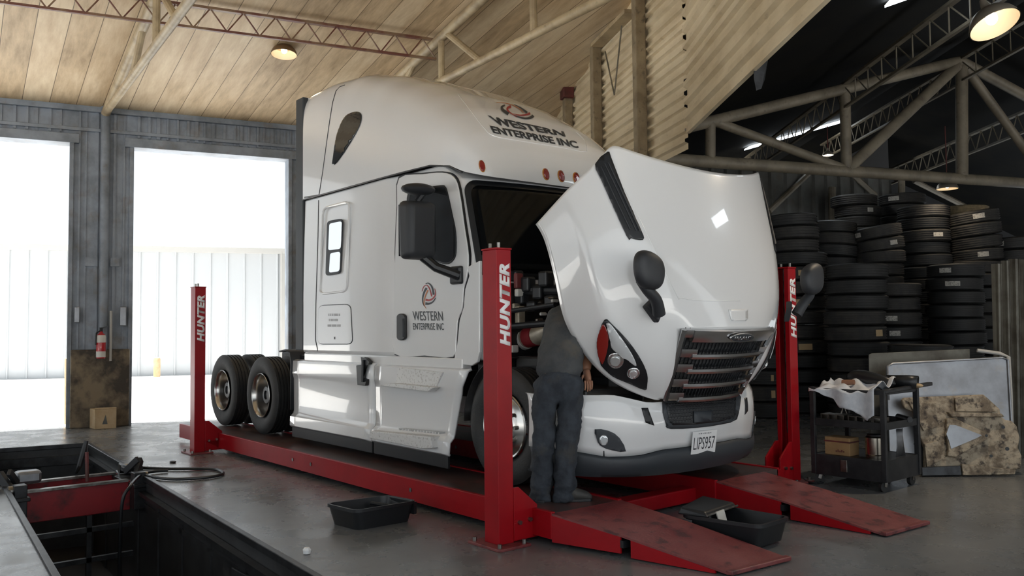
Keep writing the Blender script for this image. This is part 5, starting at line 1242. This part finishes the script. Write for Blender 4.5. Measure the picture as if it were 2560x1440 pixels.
MB().hexa([p+V((0, 0, .331)) for p in (q[0], q[1], q[1]+bn_*.12, q[0]+bn_*.12)]+[p+V((0, 0, .35)) for p in (q[0], q[1], q[1]+bn_*.1, q[0]+bn_*.1)]).build('flap', 'cardpale', BX_, smooth=False)
mk = (b0+b1)/2+V((0, 0, .16)); MB().prism([mk-bd_*.06+V((0, 0, -.08)), mk+bd_*.02+V((0, 0, -.08)), mk-bd_*.01+V((0, 0, .08))], bn_*-.002).build('printed_mark', 'scrap', BX_, smooth=False)
# ================================================================== TYRES
def tyre_mesh(name, m_, r, w, g=5):
    mb = MB().lathe(tyre_prof(r, w, .29*r/.51, g), n=44, axis=(0, 0, 1), closed=True); o = mb.build(name, m_, None, angle=28); me = o.data; bpy.data.objects.remove(o); return me
TYM = {(k, mm): tyre_mesh('tyre', mm, r, w, g) for k, r, w, g in (('big', .51, .255, 4), ('mid', .475, .245, 5), ('small', .455, .235, 3)) for mm in ('rubber', 'rubberdust', 'rubbertan')}
TS = {'big': (.51, .26), 'mid': (.475, .25), 'small': (.455, .24)}
ORD = ['topmost', 'second', 'third', 'fourth', 'fifth', 'sixth', 'seventh', 'eighth', 'ninth', 'tenth', 'eleventh', 'twelfth', 'thirteenth', 'fourteenth', 'fifteenth', 'sixteenth', 'seventeenth', 'eighteenth', 'nineteenth']
rt = random.Random(11)
def tagpaper(o, r, az, z, w, h, m_='paper', name='paper_label'):
    rows = []
    for k in range(5):
        a = az+(k/4-.5)*w/r; c, s = math.cos(a)*(r+.004), math.sin(a)*(r+.004); rows.append([V((c, s, z-h/2)), V((c, s, z+h/2))])
    p = MB().grid(rows).build(name, m_, None, clean=False); p.parent = o; return p
def stack(x, d, ytop, kind, desc, m_='rubber', tilt=(), labels={}, toptan=False, zbase=0, jit=.03, top_kind=None, dust=True):
    r, h = TS[kind]; g = aD(x, 800, d); g.z = 0; ztop = 1.6+(803-ytop)/2122*d; n = max(1, round((ztop-zbase)/h)); hh = (ztop-zbase)/n
    face = math.atan2(CAM.y-g.y, CAM.x-g.x); drift = V((0, 0, 0))
    for k in range(n):
        i = n-1-k     # 0 = topmost
        mm = m_ if not (i == 0 and toptan) else 'rubbertan'
        if mm == 'rubber' and rt.random() < .3: mm = 'rubberdust'
        o = bpy.data.objects.new('tyre', TYM[(kind, mm)]); COL.objects.link(o)
        jx, jy = rt.uniform(-jit, jit), rt.uniform(-jit, jit); ang = rt.uniform(-1.2, 1.2); lx = 0
        if i < len(tilt): ang, lx = tilt[i]
        sc = hh/h*1.0
        o.location = (g.x+jx+RT.x*lx, g.y+jy+RT.y*lx, zbase+hh*(k+.5)); o.scale = (1, 1, min(1.0, sc*1.0) if sc < 1.06 else sc)
        o.rotation_mode = 'QUATERNION'; o.rotation_quaternion = Matrix.Rotation(R_(ang), 3, FW).to_quaternion()
        lab = 'labelled black tyre' if i in labels else 'black tyre'
        pos = ('%s of the %s' if i == 0 else '%s from top of the %s') % (ORD[i], desc)
        tag(o, '%s, %s' % (lab, pos) if mm != 'rubbertan' else 'tan dusty truck tyre %s' % pos, 'tyre', 'stacked truck tyres')
        if i in labels:
            da, w_, hh_, pm_ = labels[i]
            tagpaper(o, r, face+da, 0.0, w_, hh_, pm_)
            if pm_ == 'paper' and rt.random() < .6: tagpaper(o, r, face+da-.17, 0, .035, hh_, pm_, 'paper_strip')
stack(2140, 14.7, 652, 'big', 'broad stack behind the cart', labels={4: (.85, .16, .11, 'papertan')})
stack(1999, 15.9, 621, 'big', 'stack beside the far red post', labels={1: (.2, .18, .10, 'papertan'), 3: (.15, .24, .11, 'papertan'), 6: (.15, .24, .11, 'papertan')})
zt_ = 1.6+(803-621)/2122*15.9
stack(1988, 15.9, 526, 'small', 'short pile topping the post-side stack', zbase=zt_)
stack(2235, 15.7, 700, 'mid', 'narrow stack right of the broad stack', labels={2: (-.1, .2, .09, 'paper'), 3: (.05, .18, .09, 'paper'), 5: (-.6, .08, .1, 'paper')})
stack(2389, 15.4, 655, 'mid', 'stack above the aluminium sheet', labels={0: (-.35, .20, .09, 'paper'), 1: (-.05, .24, .09, 'paper')})
stack(2460, 16.3, 680, 'mid', 'stack touching the folded metal sheets')
stack(2200, 17.2, 556, 'mid', 'leaning stack behind the narrow stack', m_='rubberdust', tilt=((-9, -.02), (-8, .05), (-2, .04), (0, .02)), labels={0: (-.85, .16, .09, 'paper'), 1: (.6, .16, .09, 'paper')}, jit=.02)
stack(2094, 17.6, 545, 'mid', 'slumped stack behind the broad stack', tilt=((3, -.02), (5, .02), (6, .05), (3, .04), (0, .04)))
stack(2317, 17.8, 509, 'big', 'tall straight stack behind the narrow stack', labels={2: (.55, .2, .09, 'paper')})
stack(2442, 17.6, 522, 'big', 'tall leaning stack below the far lamp', m_='rubberdust', tilt=((-8, -.03), (-7, 0), (-6, .04), (-4, .06)), labels={0: (.25, .22, .1, 'paper'), 3: (.25, .2, .1, 'paper')}, jit=.02)
stack(2420, 19.2, 509, 'big', 'tan-topped stack behind the leaning stack', toptan=True)
stack(2146, 19.6, 480, 'big', 'tallest stack against the ribbed wall', m_='rubberdust', labels={1: (.55, .14, .1, 'paper')}, tilt=((0, 0), (1, .05), (0, .02)))
stack(2264, 19.8, 478, 'big', 'back stack beneath the diagonal wall brace', m_='rubberdust', labels={0: (-.35, .24, .1, 'paper')})
stack(1906, 15.2, 870, 'big', 'stack seen between bumper and far post', labels={1: (.35, .05, .1, 'papertan'), 2: (.3, .07, .12, 'papertan')})
stack(2296, 13.4, 852, 'mid', 'low stack above the black panel')
stack(2540, 17.6, 590, 'big', 'dark stack behind the outermost metal sheets', labels={0: (-.5, .15, .1, 'paper'), 3: (-.3, .12, .1, 'paper')})
# ================================================================== TOOL CART
cx0, cx1, cy0, cy1 = .21, .95, 2.03, 2.70
KT = thing('tool_cart', ((cx0+cx1)/2, (cy0+cy1)/2, 0), 'black steel three-shelf tool cart on casters beside the far red post', 'cart')
for x in (cx0, cx1):
    for y in (cy0, cy1): MB().bounds((x-.025, y-.02, .10), (x+.025, y+.02, .975)).build('corner_post', 'cart', KT, smooth=False, bevel=.004)
def tray(z0, z1, name, floor_z):
    m = MB(); t = .012
    m.bounds((cx0, cy0, floor_z), (cx1, cy1, floor_z+.012)); m.bounds((cx0, cy0-t, z0), (cx1, cy0, z1)); m.bounds((cx0, cy1, z0), (cx1, cy1+t, z1)); m.bounds((cx0-t, cy0, z0), (cx0, cy1, z1)); m.bounds((cx1, cy0, z0), (cx1+t, cy1, z1))
    return m.build(name, 'cart', KT, smooth=False, bevel=.003)
tray(.925, .965, 'top_tray', .93); tray(.59, .66, 'middle_tray', .60); bt = tray(.095, .30, 'bottom_bin', .285)
MB().bounds((cx0+.01, cy0+.01, .1), (cx1-.01, cy1-.01, .28)).build('bin_body', 'cart', KT, smooth=False)
MB().bounds((cx0+.30, cy0-.03, .15), (cx0+.37, cy0-.012, .27)).build('bin_latch', 'steel', bt, smooth=False, bevel=.006)
MB().bar((cx1, cy0, .955), (cx1+.02, cy1+.27, .99), .06, .035).build('push_handle', 'cart', KT, smooth=False, bevel=.006)
for x, y, a in ((cx0+.05, cy0+.04, .5), (cx1-.03, cy0+.05, 1.2), (cx0+.08, cy1-.06, .2), (cx1-.04, cy1-.06, 1.5)):
    d = V((math.cos(a), math.sin(a), 0)); n_ = V((-d.y, d.x, 0)); c = V((x, y, .05))-d*.015
    k = MB().cyl(c-n_*.018, c+n_*.018, .05, 20).build('caster', 'rubber', KT)
    m = MB()
    for s in (-1, 1): m.bar(c+n_*.024*s, V((x, y, .1))+n_*.02*s, .03, .006, up=n_)
    m.box((x, y, .098), (.06, .06, .008)); m.build('caster_fork', 'steel', k, smooth=False)
# things on the cart
rs = random.Random(5)
bmc = bmesh.new(); bmesh.ops.create_grid(bmc, x_segments=34, y_segments=34, size=.5)
for v in bmc.verts:
    u, w_ = v.co.x+.5, v.co.y+.5
    x = cx0-.02+u*.70; y = cy0-.03+w_*.42; z = .975+.028*math.sin(9*u+5*w_)*math.sin(7*w_+2)+.02*math.sin(23*u+11*w_)
    if w_ > .8: z += (w_-.8)*.25
    hang = max(0, .32-w_)              # the front edge falls over the side of the cart
    if hang > 0:
        fall = hang*(.12+.80*max(0, 1-abs(u-.92)/.75)); z -= fall; y = cy0-.035-.02*math.sin(14*u)-.02*hang+.0*u; y -= .0
        z = min(z, .965-fall+.01*math.sin(20*u))
    if u < .06: z += .06*(1-u/.06)*max(0, w_-.1)
    if u > .9: z += .03
    v.co = V((x, y, z))
me = bpy.data.meshes.new('shop_cloth'); bmc.to_mesh(me); bmc.free()
tag(finish(me, 'shop_cloth', 'cloth', None, True, solid=.004, angle=180), 'rumpled white cloth draped over the top of the tool cart', 'cloth')
TB = thing('work_jacket', (.72, 2.50, .98), 'crumpled black jacket lying behind the white cloth on the cart', 'jacket')
m = MB(); m.tube([(.32, 2.52, 1.03), (.45, 2.5, 1.07), (.65, 2.45, 1.04), (.9, 2.42, 1.01)], [.06, .09, .075, .05], 12); m.build('jacket_body', 'black', TB, subsurf=1)
MB().tube([(.75, 2.5, 1.03), (.95, 2.58, 1.03), (1.02, 2.60, 1.02)], [.06, .062, .066], 14, caps=False).build('sleeve', 'black', TB, solid=.006)
tag(MB().tube([(.40, 2.28, 1.01), (.52, 2.30, 1.02)], [.03, .025], 8).build('leather_glove', 'tan'), 'brown leather glove peeking out of the white cloth', 'glove')
tag(MB().sphere((1.0, 2.62, .99), .05, 12, 8, (1.3, .8, .45)).build('wood_block', 'cardpale'), 'small pale wooden block at the end of the cart handle', 'block')
def sqtubes(x, y, n, lab):
    T = thing('exhaust_bracket', (x, y, .612), lab, 'bracket', 'square tube brackets on the middle shelf')
    for k in range(n):
        xa = x+k*.085; m = MB(); pr = [(xa, .615), (xa+.075, .615), (xa+.08, .70), (xa-.005, .705)]
        i_ = [(xa+.008, .623), (xa+.067, .623), (xa+.071, .692), (xa+.004, .697)]
        rows = [[V((p[0], yy, p[1])) for p in q] for q, yy in ((pr, y), (pr, y+.16), (i_, y+.16), (i_, y), (pr, y))]
        m.grid(rows, wrap=True); m.build('square_tube', 'steel', T, smooth=False)
sqtubes(.28, 2.06, 3, 'welded row of square steel tubes at the left of the cart middle shelf')
sqtubes(.58, 2.05, 4, 'welded row of square steel tubes near the cart front corner')
tag(MB().tube([(.42, 2.2, .70), (.44, 2.22, .78), (.46, 2.24, .70)], .008, 6).build('wire_clip', 'steel'), 'bent wire clip standing on the cart middle shelf', 'clip')
tag(MB().tube([(.98, 2.5, .66), (.80, 2.62, .67)], [.03, .03], 10).build('grease_gun', 'dksteel'), 'dark metal rod tool lying at the right of the middle shelf', 'tool')
B_ = thing('parts_box', (.42, 2.16, .297), 'brown cardboard parts box on the bottom shelf of the cart', 'box')
MB().bounds((.30, 2.08, .297), (.57, 2.26, .475)).build('carton', 'card', B_, smooth=False, bevel=.006)
MB().bounds((.298, 2.078, .425), (.572, 2.262, .44)).build('tape_band', 'reddark', B_, smooth=False)
m = MB()
for k in range(5): m.bounds((.42+k*.02, 2.0785, .33), (.432+k*.02, 2.0795, .345+.01*(k % 2)))
m.build('printed_mark', 'reddark', B_, smooth=False)
C_ = thing('steel_canister', (.79, 2.16, .297), 'round stainless steel canister on the bottom shelf of the cart', 'canister')
MB().lathe([(0, .297), (.085, .297), (.088, .31), (.088, .50), (.075, .515), (0, .515)], (.79, 2.16, 0), n=28).build('can_body', 'tail', C_)
MB().lathe([(.07, .515), (.072, .53), (0, .535)], (.79, 2.16, 0), n=28).build('can_lid', 'black', C_)
MB().lathe([(.0885, .33), (.0925, .335), (.0885, .34)], (.79, 2.16, 0), n=28).build('can_rim', 'tail', C_)
tag(MB().grid([[V((.90+.05*math.sin(3*k+z*9)*.3, 2.35+.06*k, .30+z)) for z in (0, .1, .2, .27)] for k in range(4)]).build('plastic_sheet', 'sheet', solid=.004), 'crumpled clear plastic sheet on the cart bottom shelf', 'plastic sheet')
cb = [aZ(1985, 1150, .05), aZ(2012, 1135, .05), aZ(2035, 1128, .12), aZ(2045, 1130, .2)]
MB()
tag(MB().tube([V(p) for p in smooth_loop([tuple(q) for q in (aZ(1998, 1186, .012), aZ(2015, 1203, .012), aZ(2040, 1208, .012), aZ(2058, 1204, .012))], 4, False)], .012, 8).build('floor_cable', 'black'), 'short black cable on the floor between the far post and the cart', 'cable')
# ================================================================== PLATES AND SCRAP
q0, q1 = aZ(2300, 1192, 0), aZ(2540, 1190, 0); du = (q1-q0).normalized(); nf = V((du.y, -du.x, 0)); nl_ = (nf+V((0, 0, .14))).normalized()
def pl(x, y, o=0): return aP(x, y, q0-nf*o, nl_)
def plate_(poly, o, th, name, m_, par=None, bevel=.006): return MB().prism([pl(x, y, o) for x, y in poly], -nl_*th).build(name, m_, par, smooth=False, bevel=bevel)
AP = plate_([(2217, 914), (2230, 908), (2508, 893), (2522, 898), (2530, 1060), (2532, 1168), (2226, 1172), (2219, 1000)], .16, .03, 'aluminium_panel', 'sheet')
tag(AP, 'large scuffed aluminium sheet leaning behind the corroded casting', 'metal panel')
m = MB(); m.tube([pl(2222, 1000, .15), pl(2219, 916, .15), pl(2232, 909, .15), pl(2506, 894, .15), pl(2520, 900, .15), pl(2529, 1060, .15)], .012, 8); m.build('rolled_edge', 'sheet', AP)
tag(plate_([(2172, 887), (2180, 883), (2425, 872), (2427, 1160), (2178, 1165)], .42, .02, 'black_panel', 'scrap'), 'dark flat panel standing behind the aluminium sheet', 'panel')
tag(MB().tube([pl(2443, 876, .30), pl(2500, 884, .26), pl(2521, 893, .22), pl(2526, 980, .2), pl(2531, 1150, .2)], .022, 10).build('pipe_rail', 'gutter'), 'bent pale pipe along the top right of the aluminium sheet', 'pipe')
CP = thing('corroded_casting', pl(2400, 1190, 0), 'corroded tan metal plate with a triangular opening leaning at the right edge', 'metal plate')
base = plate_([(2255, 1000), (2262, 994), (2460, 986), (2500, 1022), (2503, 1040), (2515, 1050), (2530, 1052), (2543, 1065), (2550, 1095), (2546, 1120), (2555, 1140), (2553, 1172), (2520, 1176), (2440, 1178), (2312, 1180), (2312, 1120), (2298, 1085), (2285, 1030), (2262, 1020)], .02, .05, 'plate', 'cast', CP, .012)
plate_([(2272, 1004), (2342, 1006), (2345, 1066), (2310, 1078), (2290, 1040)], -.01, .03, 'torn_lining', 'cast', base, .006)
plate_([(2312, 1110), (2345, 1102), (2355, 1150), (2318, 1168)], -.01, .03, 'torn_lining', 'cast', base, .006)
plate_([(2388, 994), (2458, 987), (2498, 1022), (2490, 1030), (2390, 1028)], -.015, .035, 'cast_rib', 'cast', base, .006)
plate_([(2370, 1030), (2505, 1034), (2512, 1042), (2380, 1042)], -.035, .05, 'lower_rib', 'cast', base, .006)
tri_o = [(2368, 1046), (2385, 1044), (2462, 1080), (2474, 1088), (2470, 1098), (2390, 1144), (2370, 1140), (2372, 1120), (2366, 1090)]
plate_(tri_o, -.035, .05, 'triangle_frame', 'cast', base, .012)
plate_([(2374, 1062), (2390, 1063), (2455, 1088), (2440, 1096), (2378, 1122), (2372, 1100), (2366, 1085)], -.04, .006, 'bare_metal_triangle', 'sheet', base, 0)
for x, y, r in ((2466, 1089, .014), (2508, 1068, .018), (2288, 1110, .016), (2518, 1122, .02), (2478, 1140, .016)):
    MB().cyl(pl(x, y, -.04), pl(x, y, -.042), r, 12).build('hole', 'black', base)
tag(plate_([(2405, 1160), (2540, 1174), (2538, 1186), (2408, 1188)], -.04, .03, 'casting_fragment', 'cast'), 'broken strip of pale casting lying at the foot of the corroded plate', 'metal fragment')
tag(plate_([(2305, 1168), (2402, 1164), (2405, 1188), (2306, 1190)], -.03, .04, 'dark_block', 'dksteel'), 'dark steel bar on the floor before the corroded plate', 'bar')
nv = V((-FW.x, -FW.y, 0)).normalized()
for k, (x0, x1, x2, x3, y0, d, lab) in enumerate(((2478, 2500, 2504, 2490, 660, 10.0, 'leftmost of the tall folded grey metal sheets'), (2502, 2520, 2530, 2512, 652, 10.05, 'tall grey metal sheet next to the leftmost folded one'), (2520, 2545, 2552, 2528, 648, 10.1, 'tall folded metal sheet with a broad pale face at the right edge'), (2546, 2575, 2580, 2552, 649, 10.15, 'outermost tall metal sheet cut by the right picture edge'))):
    T = thing('folded_metal_sheet', aD(x1, 1100, d), lab, 'metal sheet', 'tall folded metal sheets'); P0 = aD(x0, 900, d)
    def s_(x, y, o=0): return aP(x, y, P0, nv)+nv*o
    a, b, c, e = s_(x0, y0), s_(x1, y0), s_(x2, 1120), s_(x3, 1120); z = -.35
    for p in (c, e): p.z = .01
    w = (b-a); w2 = (c-e)
    pr = [(0, 0), (.18, .045), (.36, 0), (.55, .04), (.75, .04), (.85, 0), (1, .03)]
    MB().grid([[a+w*t+nv*o for t, o in pr], [e+w2*t+nv*o for t, o in pr]]).build('sheet', 'scrap', T, smooth=False, solid=.006)
    if k in (0, 2): MB().tube([a+w*.5+nv*.05, e+w2*.5+nv*.05], .012, 6).build('edge_strip', 'scrap', T)
# ================================================================== LAMPS
def lamp(x, y, d, r, hang, shade, lab, power, bulb='bulb', tilt=(0, 0), col=(1, .82, .6)):
    c = aD(x, y, d); T = thing('pendant_lamp', c, lab, 'pendant lamp', 'pendant dome lamps')
    rot = Matrix.Rotation(tilt[0], 3, RT) @ Matrix.Rotation(tilt[1], 3, FW); ax = rot @ V((0, 0, 1))
    pr = [(r, 0), (r*.97, r*.14), (r*.86, r*.38), (r*.66, r*.60), (r*.40, r*.76), (r*.20, r*.88), (r*.15, r*1.15), (r*.11, r*1.35), (0, r*1.36)]
    MB().lathe(pr, c, ax, 32, caps=False).build('shade', shade, T); MB().lathe([(a*.965, h-.004) for a, h in pr[:6]], c, ax, 32, caps=False).build('shade_lining', 'shade_in', T)
    MB().sphere(c+ax*r*.33, r*.23, 14, 10, (1, 1, 1.15)).build('bulb', bulb, T)
    top = c+ax*r*1.3; MB().tube([top, top+V((0, 0, hang))], .012, 8).build('hanging_rod', 'reddark', T)
    l = bpy.data.lights.new('bulb_light', 'SPOT'); l.energy = power; l.color = col; l.shadow_soft_size = r*.3; l.spot_size = R_(150); l.spot_blend = .6
    o = bpy.data.objects.new('bulb_light', l); COL.objects.link(o); o.location = c+ax*r*.06; o.rotation_euler = (-ax).to_track_quat('-Z', 'Y').to_euler(); return T
L1 = lamp(710, 136, 13.2, .20, .20, 'shade', 'small dome pendant lamp hanging from the red brown joist', 60, tilt=(-.12, 0))
MB().tube([aD(684, 72, 13.2), aD(690, 82, 13.2), aD(710, 87, 13.2), aD(730, 84, 13.2), aD(735, 76, 13.2)], .02, 8).build('hanger_bracket', 'joistred', L1)
lamp(2487, 62, 8.3, .235, .5, 'shadegrey', 'large glowing dome pendant lamp at the top right corner', 220, tilt=(-.38, -.16))
lamp(2368, 472, 17.0, .205, 1.0, 'shadegrey', 'pendant lamp glowing over the tall tyre stacks', 40)
lamp(2070, 388, 19.0, .12, .5, 'shadegrey', 'small far pendant lamp shining below the long skylight', 30, 'bulbcool', col=(.9, .95, 1))
# flat scrap caught under the gable edge
p = aP(1884, 170, (seam.x, seam.y, 0), NV2)-NV2*.02
tag(MB().hexa([p+V((0, 0, -.22)), p+RT*.05+V((0, 0, -.2)), p+RT*.1+FW*.05+V((0, 0, -.1)), p-RT*.02+V((0, 0, -.1)), p+V((0, 0, .1)), p+RT*.12+V((0, 0, .1)), p+RT*.14+FW*.05+V((0, 0, .12)), p+FW*.05+V((0, 0, .1))]).build('metal_bracket', 'dksteel', smooth=False), 'small crumpled metal bracket hanging off the gable edge', 'bracket')
